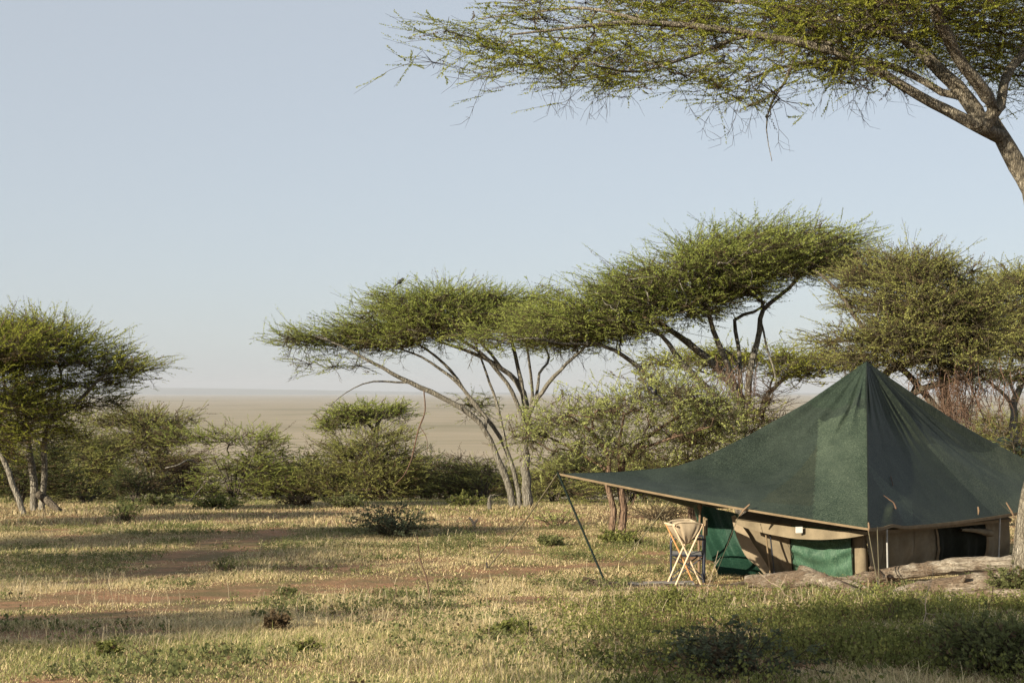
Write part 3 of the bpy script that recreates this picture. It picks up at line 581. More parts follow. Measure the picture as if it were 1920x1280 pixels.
# ridge seam over the near corner
sp = flypoint(0, np.full(40, 1.), np.linspace(.02, 1, 40)); sm = MB(); sm.tube(sp + np.array([0, -.003, .006]), .009, 6, (.45, .45, .45)); sm.build('seam', M['net'], flys, True)
def ribbon(pts, h, th, out, name, mat, parent, dz=0., **k):
    """a vertical tape of height h under a line of points"""
    pts = np.asarray(pts, float); out = np.asarray(out, float); hh = np.broadcast_to(np.asarray(h, float), (len(pts),))
    up = np.array([0, 0, 1.]); a = pts + up * dz; b = a - up * hh[:, None]
    V = np.stack([a, a + out * th, b + out * th, b], 1); n = len(pts); i = np.arange(n * 4).reshape(n, 4)
    f = np.stack([i[:-1], np.roll(i, -1, 1)[:-1], np.roll(i, -1, 1)[1:], i[1:]], -1).reshape(-1, 4)
    m = k.get('mb') or MB(); m.add(V.reshape(-1, 3), f); m.add(V[[0, -1]].reshape(-1, 3), [[0, 1, 2, 3], [7, 6, 5, 4]])
    return m if k.get('mb') else m.build(name, mat, parent)
o0 = nrm(np.array([-.3, -.95, 0])); o1 = nrm(np.array([.75, -.66, 0])); 
for seg, o_, h in ((0, o0, .030), (1, o1, .045), (2, o1, .045)):
    t = np.linspace(0.0, 1, 50); e = flypoint(seg, t, np.ones(50)); ribbon(e, h, .012, o_, 'edge_tape', M['canvas_tan'], flys, .012)

# canvas inner tent
inn = MB(); irim = [W(1378, 972, 20.5), W(1624, 995, 19.6), W(1893, 971, 23.4), np.array([6.5, 25.4, -1.98])]
# inner roof: same hang as the fly but lower
q = []; K_ = 26
for a, b in zip(irim, irim[1:] + irim[:1]):
    for t in np.linspace(0, 1, K_, endpoint=False): q.append(a * (1 - t) + b * t)
q = np.array(q); s = np.linspace(.02, 1, 20)[:, None, None]; fz = np.interp(np.linspace(.02, 1, 20), [0, .25, .5, .75, 1], [0, .34, .62, .84, 1])[:, None]
IP = P0 - np.array([0, 0, .3]); v = IP + (q[None] - IP) * s; v[..., 2] = IP[2] + (q[None, :, 2] - IP[2]) * fz
n = len(q); i = np.arange(20 * n).reshape(20, n); f = np.stack([i[:-1], np.roll(i, -1, 1)[:-1], np.roll(i, -1, 1)[1:], i[1:]], -1).reshape(-1, 4)
inn.add(v.reshape(-1, 3), f); inn.build('inner_roof', M['canvas'], tent, True)
t = np.linspace(0, 1, 40)[:, None]; top = irim[0] * (1 - t) + irim[1] * t; top[:, 2] -= .03 * np.sin(math.pi * t[:, 0])
hv = .15 * np.sin(math.pi * np.clip(t[:, 0] * .86 + .10, 0, 1)) ** .8 + .012
top2 = top + o0 * (.012 * np.sin(t * 31) + .010 * np.sin(t * 17))
ribbon(top2, hv, .006, o0, 'valance', M['canvas'], tent)
top = irim[1] * (1 - t) + irim[2] * t; ribbon(top, .045, .008, o1, 'valance', M['canvas_tan'], tent)
# white tag on the valance
c_ = W(1497, 991, 20.0); mt = MB(); mt.box(c_ + o0 * .05, (.105, .006, .085), np.array([[.95, .3, 0], [-.3, .95, 0], [0, 0, 1.]]).T); mt.build('tag', M['white'], tent)

def wall(a_top, b_top, a_bot, b_bot, name, mat, parent, folds, nx=90, nz=26, u0=0, u1=1, v0=0, v1=1, off=0., amp=.03, belly=.0, sag=0.):
    u, w = np.meshgrid(np.linspace(0, 1, nx), np.linspace(v0, v1, nz)); ua, ub = (u0 if isinstance(u0, tuple) else (u0, u0)), (u1 if isinstance(u1, tuple) else (u1, u1)); lo = ua[0] + (ua[1] - ua[0]) * w; hi = ub[0] + (ub[1] - ub[0]) * w; u = lo + (hi - lo) * u; uu = u[..., None]; ww = w[..., None]
    p = (a_top * (1 - uu) + b_top * uu) * (1 - ww) + (a_bot * (1 - uu) + b_bot * uu) * ww
    d = b_top - a_top; nn = nrm(np.array([d[1], -d[0], 0]))
    if nn[1] > 0: nn = -nn
    disp = amp * (np.sin(u * folds + 1.5 * w) * .6 + np.sin(u * folds * 2.3 + 3 - 2 * w) * .3 + 1.0 * (fbm(u * 6 + 3, w * 2.2 + folds, 3) - .5)) * (.25 + .75 * w) + belly * np.sin(math.pi * w) + off + sag * np.sin(w * 19 + 7 * (u - .62) ** 2 * 8 + fbm(u * 9, w * 5, 2) * 3) * np.sin(math.pi * w)
    p = p + nn * disp[..., None]
    i = np.arange(nx * nz).reshape(nz, nx); f = np.stack([i[:-1, :-1], i[1:, :-1], i[1:, 1:], i[:-1, 1:]], -1).reshape(-1, 4)
    m = MB(); m.add(p.reshape(-1, 3), f); return m.build(name, mat, parent, True)
def gp(px, d, dz=0): g = on_ground(px, d); g[2] += dz; return g
At, Bt = W(1376, 970, 21.0), W(1616, 985, 20.05)
Ab, Bb = gp(1437, 21.15, .0), gp(1612, 20.2, -.03)
Ct, Cb = W(1888, 970, 23.9), gp(1882, 24.2, -.03)
wl = wall(At, Bt, Ab, Bb, 'canvas_wall', M['canvas'], tent, 26, amp=.035, belly=.03); wls = Sub(wl, tent)
wall(At, Bt, Ab, Bb, 'window_flap', M['net2'], wls, 26, sag=.022, u0=(.46, .30), u1=(.92, .93), v0=.06, v1=.97, off=.022, amp=.035, belly=.045, nx=70)
wr = wall(Bt, Ct, Bb, Cb, 'canvas_wall', M['canvas'], tent, 30, amp=.10, belly=.05); wrs = Sub(wr, tent)
wall(Bt, Ct, Bb, Cb, 'window_net', M['darknet'], wrs, 30, u0=.43, u1=.80, v0=.04, v1=.95, off=.016, amp=.10, belly=.05)
for e0, e1 in (((.455, .295), (.467, .307)), ((.913, .923), (.925, .935))): wall(At, Bt, Ab, Bb, 'hem', M['darknet'], wls, 26, u0=e0, u1=e1, v0=.06, v1=.97, off=.042, amp=.035, belly=.045, nx=3)
for e0, e1 in ((.425, .434), (.796, .805)): wall(Bt, Ct, Bb, Cb, 'hem', M['canvas_tan'], wrs, 30, u0=e0, u1=e1, v0=.04, v1=.95, off=.03, amp=.10, belly=.05, nx=3)
for e0 in (.12, .30): wall(Bt, Ct, Bb, Cb, 'seam', M['canvas_tan'], wrs, 30, u0=e0, u1=e0 + .006, v0=.04, v1=.99, off=.008, amp=.10, belly=.05, nx=3)
m = MB(); m.tube(np.array([Bt + [0, .05, .03], (Bt + Bb) / 2 + [0, .03, 0], Bb + [0, .03, 0]]), (.05, .075, .10), 12, rough=.06, seed=8); m.build('wall_corner', M['canvas'], tent, True)
# rolled up window cover
a_, b_ = Bt * .42 + Ct * .58, Bt * .2 + Ct * .8; nn_ = nrm(np.array([(Ct - Bt)[1], -(Ct - Bt)[0], 0])); 
rl = MB(); tt_ = np.linspace(0, 1, 12)[:, None]; pp_ = a_ * (1 - tt_) + b_ * tt_ + nn_ * .11 - np.array([0, 0, .13]) - np.array([0, 0, .09]) * tt_ ** 2; rl.tube(pp_, np.linspace(.02, .055, 12), 10, rough=.15, seed=3); rl.build('rolled_cover', M['canvas'], wrs, True)
# back walls so the tent is closed from other sides
wall(Ct, irim[3] + [0, 0, .02], Cb, np.array([6.5, 25.6, float(gz(6.5, 25.6)) - .02]), 'canvas_wall', M['canvas'], tent, 20, off=0, amp=.02)
# pale lining of the door at the left end
lp = catmull([W(1372, 966, 20.85), W(1384, 1000, 20.85), W(1402, 1036, 20.9), W(1424, 1060, 20.95), W(1437, 1078, 21.0)], .05)
wd = np.interp(np.linspace(0, 1, len(lp)), [0, .3, .6, 1], [.05, .14, .17, .07]); m = MB()
a = lp + np.array([-.35, -.15, -.1]) * wd[:, None]; b = lp + np.array([.75, -.1, .35]) * wd[:, None]; c = b + [0, .012, 0]; d = a + [0, .012, 0]
V = np.stack([a, b, c, d], 1); n = len(lp); i = np.arange(n * 4).reshape(n, 4)
m.add(V.reshape(-1, 3), np.stack([i[:-1], np.roll(i, -1, 1)[:-1], np.roll(i, -1, 1)[1:], i[1:]], -1).reshape(-1, 4)); m.build('door_lining', M['canvas_pale'], tent)
# green side curtain under the awning
g1, g2, g3, g4 = W(1306, 944, 22.4), W(1384, 962, 21.2), gp(1352, 20.7, -.02), gp(1437, 21.2, -.02)
wall(g1, g2, g3, g4, 'side_curtain', M['net3'], tent, 14, amp=.05, belly=.04, nx=60)
wall(W(1306, 944, 22.6), np.array([3.1, 24.4, -1.95]), gp(1352, 20.9) + [.25, 1.7, 0], np.array([3.3, 24.3, float(gz(3.3, 24.3))]), 'side_curtain', M['net3'], tent, 14, amp=.04)
# poles, straps and ropes that belong to the tent
def stick(a, b, r, name, mat, parent=tent, sides=10): m = MB(); m.tube(np.array([a, (np.array(a) + b) / 2, b]), r, sides); return m.build(name, mat, parent, True)
pb = G(1138, 1092); stick(rim[0] + [0, 0, .02], pb - [0, 0, .05], .016, 'awning_pole', M['pole_green'])
stick(W(1308, 950, 22.3), G(1373, 1080) + [0, .3, -.05], .02, 'awning_pole', M['pole_green'])
stick(W(1434, 1000, 20.5), gp(1443, 20.5, -.05), .012, 'wall_pole', M['canvas_tan'])
stick(W(1442, 1000, 20.55), gp(1451, 20.55, -.05), .010, 'wall_pole', M['steel'])
stick(W(1660, 984, 19.8), gp(1661, 19.8, -.05), .012, 'wall_pole', M['pole_white'])
stick(W(1872, 966, 22.7), gp(1867, 22.7, -.05), .012, 'wall_pole', M['pole_white'])
def rope(a, b, sag=.06, r=.006, name='guy_rope', mat='rope'):
    t = np.linspace(0, 1, 14)[:, None]; p = np.array(a) * (1 - t) + np.array(b) * t; p[:, 2] -= sag * np.sin(math.pi * t[:, 0]); m = MB(); m.tube(p, r, 6); return m.build(name, M[mat], tent, True)
rope(rim[0], G(915, 1062), .05, .011); rope(W(1256, 936, 23.8), G(1160, 1052), .05, .011)
rope(rim[1], gp(1643, 18.7), .0, .007); rope(rim[1] + [.15, .1, .02], gp(1645, 18.7), .0, .007); rope(rim[2], gp(1960, 21.9), .0)
rope(rim[3], gp(2300, 25)); rope(W(1385, 962, 20.0), gp(1330, 19.0), .0, .004)
for p_, d_ in ((W(1626, 985, 19.27), (0, 0)), (W(1392, 955, 19.8), (.09, .03)), (W(1893, 958, 22.9), (-.08, .1)), (W(1831, 955, 22.1), (0, 0.))):
    m = MB(); m.tube(np.array([p_ + [d_[0], 0, d_[1] + .05], p_ + [0, -.02, 0], p_ + [-d_[0] * .6, 0, -.07 - d_[1] * .4]]), (.012, .016, .008), 6, rough=.15, seed=4); m.build('strap', M['strap'], tent, True)
for q_ in (G(915, 1062), gp(1644, 18.7)):
    stick(q_ + [0, 0, -.1], q_ + [-.02, -.03, .09], .012, 'peg', M['steel'])
# fallen twigs lying on the fly
m = MB(); ft = []
for (t0, s0), (t1, s1) in (((.13, .80), (.20, .93)), ):
    k = np.linspace(0, 1, 9); e = flypoint(1, t0 + (t1 - t0) * k ** .7, s0 + (s1 - s0) * k); ft = e + np.array([0, -.02, .03]); ft[:, 2] += .04 * np.sin(math.pi * k)
tw_ = MB(); tw_.tube(ft, np.linspace(.006, .012, 9), 6, rough=.2); tag(tw_.build('fallen_twig', M['vine'], None, True, origin=ft[0]), 'curved brown twig lying on the tent fly near its front corner', 'twig')
e = flypoint(1, np.full(5, .24), np.linspace(.66, .72, 5)) + [0, -.01, .02]; tw_ = MB(); tw_.tube(e, .006, 5, rough=.2); tag(tw_.build('fallen_twig', M['vine'], None, True, origin=e[0]), 'tiny brown twig stuck in the middle of the dark tent fly', 'twig')

# second tent, far off at right
a = W(1880, 817, 44); t2 = Root('tent', (a[0] + .2, 45, float(gz(a[0], 45))), 'distant dark green tent peeping over the right slope of the near tent', 'tent')
gb = float(gz(a[0], 45)); m = MB(); pk = a; ring = [np.array([a[0] + dx, 45 + dy, gb + 1.0]) for dx, dy in ((-2.6, -2.2), (2.6, -2.2), (2.6, 2.4), (-2.6, 2.4))]
vv = [pk]; ff = []
for k in range(4):
    A_, B_ = ring[k], ring[(k + 1) % 4]
    b0_ = len(vv)
    for s_ in (.33, .66, 1.):
        z_ = {.33: .46, .66: .78, 1.: 1.}[s_]
        for t_ in (0, .5, 1):
            q_ = pk + (A_ * (1 - t_) + B_ * t_ - pk) * s_; q_[2] = pk[2] + (gb + 1 - pk[2]) * z_; vv.append(q_)
    ff += [[0, b0_, b0_ + 1, b0_ + 1], [0, b0_ + 1, b0_ + 2, b0_ + 2]]
    for r__ in range(2):
        for c__ in range(2):
            u_ = b0_ + r__ * 3 + c__; ff.append([u_, u_ + 3, u_ + 4, u_ + 1])
tri = [x[:3] for x in ff if x[2] == x[3]]; qd = [x for x in ff if x[2] != x[3]]
m.add(np.array(vv), np.array(qd), (.55, .75, .75)); m.add(np.array(vv), np.array(tri), (.55, .75, .75)); m.build('fly_sheet', M['net'], t2)
m = MB(); m.box((a[0], 45.1, gb + .5), (4.2, 3.8, 1.)); m.build('canvas_wall', M['canvas'], t2)

# ------------------------------------------------------------------ camp furniture
def rotz(a): c, s = math.cos(a), math.sin(a); return np.array([[c, -s, 0], [s, c, 0], [0, 0, 1.]])
cb = on_ground(1290, 20.15); ch = Root('folding_chair', tuple(cb), 'dark steel folding camp chair standing just behind the canvas wash stand', 'chair')
Rz = rotz(-.10)
def L(p): return cb + np.asarray(p, float) @ Rz.T
def seg(name, pts, r, mat, root, sides=8): m = MB(); m.tube(catmull([L(p) for p in pts], .03), r, sides); return m.build(name, M[mat], root, True)
for sy in (-.23, .23):
    seg('leg', [(-.25, sy, -.03), (-.25, sy, .30), (-.25, sy, .52), (-.235, sy, .585), (-.17, sy, .615)], .014, 'steel', ch)
    seg('arm_rest', [(-.17, sy, .615), (0, sy, .62), (.2, sy, .61)], .018, 'steel', ch)
    seg('leg', [(.20, sy, -.03), (.205, sy, .3), (.215, sy, .62)], .022 if sy < 0 else .016, 'steel', ch)
    seg('back_post', [(.215, sy, .62), (.22, sy, .75), (.225, sy, .88)], .016, 'canvas_tan', ch)
    seg('brace', [(-.23, sy, .05), (0, sy, .22), (.2, sy, .37)], .009, 'steel', ch); seg('brace', [(-.23, sy, .35), (0, sy, .2), (.2, sy, .04)], .009, 'steel', ch)
    seg('seat_rail', [(-.25, sy, .385), (0, sy, .38), (.2, sy, .385)], .014, 'steel', ch)
m = MB(); u, w = np.meshgrid(np.linspace(-.23, .18, 12), np.linspace(-.22, .22, 12)); z = .395 - .03 * (1 - (w / .22) ** 2)
i = np.arange(144).reshape(12, 12); f = np.stack([i[:-1, :-1], i[:-1, 1:], i[1:, 1:], i[1:, :-1]], -1).reshape(-1, 4); pts = np.stack([u, w, z], -1).reshape(-1, 3)
m.add(np.array([L(p) for p in pts]), f); m.add(np.array([L(p - [0, 0, .012]) for p in pts]), f[:, ::-1]); m.build('seat', M['seat'], ch, True)
u, w = np.meshgrid(np.linspace(.66, .87, 8), np.linspace(-.22, .22, 12)); x = .235 + .02 * (1 - (w / .22) ** 2); pts = np.stack([x, w, u], -1).reshape(-1, 3); i = np.arange(96).reshape(12, 8)
f = np.stack([i[:-1, :-1], i[:-1, 1:], i[1:, 1:], i[1:, :-1]], -1).reshape(-1, 4); m = MB(); m.add(np.array([L(p) for p in pts]), f); m.add(np.array([L(p + [.01, 0, 0]) for p in pts]), f[:, ::-1]); m.build('backrest', M['canvas'], ch, True)

cb = on_ground(1282, 19.45); Rz = rotz(.24); ws = Root('wash_stand', tuple(cb), 'pale wooden cross legged wash stand holding a canvas basin', 'wash stand')
for sy, mt_ in ((-.15, 'wood'), (.15, 'wood')):
    seg('leg', [(-.20, sy, .0), (0, sy, .42), (.205, sy, .83)], .0125, mt_, ws, 8)
    seg('leg', [(.20, sy + .03, .0), (0, sy + .03, .42), (-.205, sy + .03, .83)], .0125, 'wood_orange' if sy > 0 else 'wood', ws, 8)
for sx in (-.2, .2): seg('rail', [(sx, -.2, .83), (sx, 0, .83), (sx, .22, .83)], .014, 'wood', ws)
seg('tie_cord', [(-.2, -.18, .02), (0, -.2, .22), (.12, -.18, .34)], .004, 'rope', ws, 5)
nu_, nv_ = 48, 16; th = np.linspace(0, 2 * math.pi, nu_, endpoint=False); m = MB(); V = []
for k in range(nv_):
    s_ = k / (nv_ - 1); wx = .215 * (1 - s_ ** 1.15 * .80); wy = .19 * (1 - s_ ** 2 * .5)
    cx_ = np.sign(np.cos(th)) * np.abs(np.cos(th)) ** .55 * wx; cy_ = np.sign(np.sin(th)) * np.abs(np.sin(th)) ** .55 * wy
    wob = 1 + .10 * np.sin(th * 7 + s_ * 3) * s_ + .06 * np.sin(th * 13 + 1) * s_ + .02 * np.sin(th * 13 + 1)
    V.append(np.stack([cx_ * wob, cy_ * wob, .845 - .26 * s_ ** .9 - .03 * np.cos(th * 2 + .5) * (1 - s_) + .015 * np.sin(th * 5) * s_], -1))
V.append(np.tile([[0, 0, .585]], (nu_, 1))); V = np.array(V); n_ = nv_ + 1; i = np.arange(n_ * nu_).reshape(n_, nu_)
f = np.stack([i[:-1], np.roll(i, -1, 1)[:-1], np.roll(i, -1, 1)[1:], i[1:]], -1).reshape(-1, 4)
m.add(np.array([L(p) for p in V.reshape(-1, 3)]), f); V2 = V.copy(); V2[..., :2] *= .965; V2[..., 2] += .004; m.add(np.array([L(p) for p in V2.reshape(-1, 3)]), f[:, ::-1]); m.build('basin', M['canvas_pale'], ws, True)
hem = MB(); hp = V[0].copy(); hp = np.vstack([hp, hp[:1]]); hem.tube(np.array([L(p) for p in hp]), .013, 6); hem.build('rim', M['canvas_pale'], ws, True)
# knobbed stake behind the stand
a = on_ground(1309, 20.9); m = MB(); m.tube(np.array([a - [0, 0, .05], a + [0, 0, .5], a + [.02, 0, .93], a + [.015, 0, 1.0], a + [.02, 0, 1.03]]), (.022, .02, .018, .04, .03), 8, rough=.1); tag(m.build('wooden_stake', M['strap'], None, True, origin=a), 'thin brown wooden stake with a knob behind the wash stand', 'stake')

# ------------------------------------------------------------------ logs and dead wood
def fallen(name, label, cat, pts, seed, mat='log', col=(1, 1, 1), extra=(), group=None, sides=22, rough=.05):
    p = catmull(pts, .07); r = np.random.default_rng(seed); rt = Root(name, tuple(p[0, :3]), label, cat, group)
    k = len(p); p[:, :3] += np.cumsum(r.normal(size=(k, 3)) * .004, 0); p[:, 3] *= 1 + .06 * np.sin(np.linspace(0, 9, k) + seed) + .03 * r.normal(size=k)
    rad = p[:, 3].copy(); P_ = np.vstack([p[0, :3] - (p[1, :3] - p[0, :3]) * .15, p[:, :3], p[-1, :3] + (p[-1, :3] - p[-2, :3]) * .15]); R_ = np.concatenate([[.002], rad, [.002]])
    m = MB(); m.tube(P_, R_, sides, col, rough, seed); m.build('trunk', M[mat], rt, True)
    for j, e in enumerate(extra):
        q = catmull(e, .06); Q = np.vstack([q[:, :3], q[-1, :3] + (q[-1, :3] - q[-2, :3]) * .2]); m = MB(); m.tube(Q, np.append(q[:, 3], .002), 12, col, rough, seed + 9 + j); m.build('branch_stub', M[mat], rt, True)
    return rt
def lg(px, py, d, r): v = W(px, py, d); return (*v, r)
fallen('fallen_log', 'bent forked log in front of the green window flap, its knob pointing up', 'log',
       [lg(1395, 1087, 18.9, 0.080), lg(1450, 1086, 18.8, 0.104), lg(1500, 1080, 18.7, 0.104), lg(1545, 1082, 18.5, 0.096), lg(1590, 1100, 18.1, 0.080), lg(1630, 1118, 17.7, 0.048)], 5,
       extra=[[lg(1530, 1082, 18.7, 0.080), lg(1512, 1070, 18.8, 0.072), lg(1498, 1064, 18.9, 0.056)], [lg(1545, 1082, 18.6, 0.040), lg(1600, 1092, 18.5, 0.032), lg(1640, 1112, 18.3, 0.016)]])
fallen('fallen_log', 'long thick log lying hard against the tent wall behind the other logs', 'log',
       [lg(1545, 1090, 19.4, .04), lg(1600, 1083, 19.4, .06), lg(1660, 1076, 19.4, .085), lg(1740, 1067, 19.3, .10), lg(1800, 1058, 19.2, .10), lg(1870, 1055, 19.1, .09), lg(1950, 1052, 19.1, .09)], 6, rough=.09,
       extra=[[lg(1650, 1078, 19.2, 0.048), lg(1640, 1066, 19.1, 0.032), lg(1628, 1062, 19.0, 0.020)]])
fallen('fallen_log', 'pale cracked log, longest of the front row, running out of the right edge', 'log',
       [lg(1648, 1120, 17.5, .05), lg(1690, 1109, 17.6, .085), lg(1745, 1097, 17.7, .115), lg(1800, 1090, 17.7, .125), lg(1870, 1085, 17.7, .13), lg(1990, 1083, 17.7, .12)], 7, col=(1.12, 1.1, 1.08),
       extra=[[lg(1800, 1088, 17.62, 0.032), lg(1806, 1078, 17.5, 0.016)]])
fallen('fallen_log', 'low pale log half buried in grass under the long cracked log', 'log',
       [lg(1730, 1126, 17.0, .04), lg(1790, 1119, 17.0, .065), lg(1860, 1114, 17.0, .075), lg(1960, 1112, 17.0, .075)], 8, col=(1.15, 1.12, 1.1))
fallen('fallen_log', 'short dark splintered log lying at the foot of the awning pole', 'log',
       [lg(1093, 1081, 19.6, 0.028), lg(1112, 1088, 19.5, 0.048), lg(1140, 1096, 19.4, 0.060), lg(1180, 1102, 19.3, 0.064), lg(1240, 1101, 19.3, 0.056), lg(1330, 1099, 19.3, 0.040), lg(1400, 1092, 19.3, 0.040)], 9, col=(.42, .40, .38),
       extra=[[lg(1150, 1100, 19.3, 0.032), lg(1120, 1096, 19.2, 0.028), lg(1100, 1090, 19.2, 0.016)]])
a = W(1220, 1092, 19.5); m = MB(); m.box(a, (1.15, .22, .045), rotz(-.03) @ np.array([[math.cos(.02), 0, -math.sin(.02)], [0, 1, 0], [math.sin(.02), 0, math.cos(.02)]])); m.box(W(1200, 1094, 19.38), (.55, .1, .03), rotz(.08))
tag(m.build('wooden_plank', M['plank'], None, origin=a), 'grey weathered plank resting on the dark log under the wash stand', 'plank')
# left: broken limb leaning on the pale stemmed acacia, and the arched one on the ground
fallen('broken_limb', 'dark broken limb leaning from the left acacia stems down to the grass', 'dead branch', [lg(75, 925, 40.5, .11), lg(95, 940, 40.2, .11), lg(128, 968, 39.8, .07)], 12, 'bark_dark', sides=10)
fallen('broken_limb', 'dark arched dead limb on the grass at the foot of the left acacia', 'dead branch', [lg(62, 980, 39.0, .05), lg(78, 974, 38.8, .09), lg(92, 968, 38.7, .11), lg(106, 974, 38.6, .09), lg(126, 981, 38.4, .04)], 13, 'bark_dark', (.5, .5, .5), sides=10)
fallen('broken_limb', 'pale crooked dead branch sticking out of the brush left of centre', 'dead branch', [lg(372, 868, 55, .02), lg(355, 862, 54.5, .03), lg(335, 872, 54, .03), lg(312, 878, 53.8, .02)], 14, 'bark_pale', sides=8)
fallen('broken_limb', 'grey fallen branch lying under the round olive tree', 'dead branch', [lg(325, 926, 53, .02), lg(350, 936, 52.8, .035), lg(382, 941, 52.6, .035), lg(396, 932, 52.6, .02)], 15, 'bark_pale', sides=8, extra=[[lg(360, 937, 52.7, .03), lg(372, 922, 52.6, .025), lg(382, 910, 52.5, .015)]])
g_ = G(890, 992); fallen('forked_stump', 'small bleached forked stub standing in the open grass', 'dead branch', [(*g_, .035), (*(g_ + [-.01, 0, .12]), .035), (*(g_ + [-.05, 0, .2]), .03), (*(g_ + [-.12, 0, .29]), .035)], 16, 'dead', sides=8,
       extra=[[(*(g_ + [-.01, 0, .14]), .028), (*(g_ + [.03, 0, .2]), .028), (*(g_ + [.07, 0, .24]), .02)]])
g_ = G(918, 955); fallen('short_stump', 'tiny grey stump in the grass left of the wide umbrella acacia stems', 'stump', [(*g_, .07), (*(g_ + [0, 0, .25]), .06), (*(g_ + [.03, 0, .42]), .03)], 17, 'bark_grey', sides=8)
# hanging vine and thin weed stalk
def vine(name, label, cat, lines, mat='vine', sides=6):
    p = catmull([(*W(q[0], q[1], q[2]), q[3]) for q in lines[0]], .12); rt = Root(name, tuple(p[0, :3]), label, cat); 
    for k, ln in enumerate(lines):
        p = catmull([(*W(q[0], q[1], q[2]), q[3]) for q in ln], .12); m = MB(); m.tube(p[:, :3], p[:, 3], sides, rough=.1, seed=k); m.build('stem', M[mat], rt, True)
vine('hanging_vine', 'long reddish dead vine hanging from the lowest left limb of the umbrella acacia', 'vine', [[(795, 732, 43.6, .022), (797, 770, 43.5, .022), (785, 805, 43.4, .024), (778, 835, 43.3, .024), (770, 865, 43.2, .02), (758, 890, 43, .015), (740, 908, 43, .008)], [(788, 800, 43.4, .012), (800, 820, 43.4, .01), (802, 845, 43.3, .006)]])
a, b = G(808, 1120), W(781, 1003, 24.); vine('dry_stalk', 'tall thin reddish weed stalk leaning in the middle of the grass', 'weed', [[(808, 1122, a[1], .010), (800, 1080, a[1] + .1, .010), (788, 1045, a[1] + .1, .008), (783, 1003, a[1] + .1, .005)]])
# reddish dead twigs hanging from the acacia over the tent
def hanging(name, label, px, py, D, w, h, n, seed):
    r = np.random.default_rng(seed); c0 = W(px, py, D); rt = Root(name, tuple(c0), label, 'dead twigs'); K = 9
    s = c0 + r.normal(size=(n, 3)) * np.array([w / F * D * .5, .5, .25]); H = (h / F * D) * r.uniform(.35, 1.1, n)[:, None]
    q = [s]; d = nrm(r.normal(size=(n, 3)) * np.array([.5, .5, .2]) - np.array([0, 0, 1.]))
    for k in range(K - 1): d = nrm(d + r.normal(size=d.shape) * .22 - np.array([0, 0, .25])); q.append(q[-1] + d * H / (K - 1))
    q = np.stack(q, 1); v, f = tubes(q, np.tile(np.linspace(.011, .004, K), (n, 1)), 3); m = MB(); m.add(v, f)
    b = q[:, 2:8].reshape(-1, 3); dd = nrm(r.normal(size=b.shape) - np.array([0, 0, .6])); l = r.uniform(.12, .4, (len(b), 1)); v, f = tubes(np.stack([b, b + dd * l * .5, b + nrm(dd + r.normal(size=dd.shape) * .4) * l], 1), np.tile([.006, .005, .003], (len(b), 1)), 3); m.add(v, f)
    m.build('twigs', M['vine'], rt)
hanging('hanging_twigs', 'dense curtain of reddish dead twigs hanging above the right slope of the tent', 1810, 700, 31.5, 90, 110, 90, 5)
hanging('hanging_twigs', 'smaller bunch of reddish dead twigs hanging down just behind the right slope of the tent', 1795, 760, 31.5, 22, 60, 60, 6)
hanging('hanging_twigs', 'wispy dead twigs hanging around the fork of the tallest umbrella acacia', 1385, 690, 36.5, 70, 90, 34, 7)
# birds
def bird(label, c, s, face=1, seed=0):
    rt = Root('bird', tuple(c), label, 'bird'); c = np.array(c); m = MB()
    ax = nrm(np.array([face * .75, 0, .65])); t = np.linspace(0, 1, 12); prof_ = np.array([.01, .035, .055, .07, .075, .072, .06, .048, .05, .052, .04, .008]) * s
    body = c + ax * (t[:, None] * .26 - .10) * s + np.array([0, 0, .05 * s]); body[8:] += np.array([face * .01, 0, .01]) * s; m.tube(body, prof_, 12)
    m.build('body', M['bird'], rt, True)
    tl = c - ax * .10 * s + np.array([0, 0, .05 * s]); m = MB(); m.tube(np.array([tl, tl - ax * .10 * s, tl - ax * .2 * s]), (.02 * s, .022 * s, .012 * s), 6); m.build('tail', M['bird'], rt, True)
    h = body[-1]; m = MB(); m.tube(np.array([h - ax * .01 * s, h + np.array([face * .03, 0, -.005]) * s, h + np.array([face * .06, 0, -.012]) * s]), (.012 * s, .008 * s, .001), 6); m.build('beak', M['steel'], rt, True)
    for k in (-1, 1): m = MB(); m.tube(np.array([c + [0, k * .015 * s, .05 * s], c + [0, k * .018 * s, 0], c + [0, k * .018 * s, -.08 * s]]), .004 * s, 5); m.build('leg', M['steel'], rt)
bird('black bird perched on top of the wide umbrella acacia crown', W(749, 531, 44.9), 1.0)
bird('small dark bird sitting in the pale grey green thorn tree', W(1226, 738, 30.2), .9, -1)
# ------------------------------------------------------------------ ground
ys = np.concatenate([np.arange(-40, 6, 2.), np.arange(6, 60, .4), np.arange(60, 112, 1.), np.geomspace(112, 45000, 70)])
us = np.linspace(-1, 1, 321); us = np.sign(us) * (np.abs(us) * .45 + .55 * np.abs(us) ** 3)
halfw = np.interp(ys, [0, 60, 112, 1000, 45000], [90, 90, 110, 900, 45000])
X, Y = np.meshgrid(us, ys); X = X * halfw[:, None]; Z = gz(X, Y)
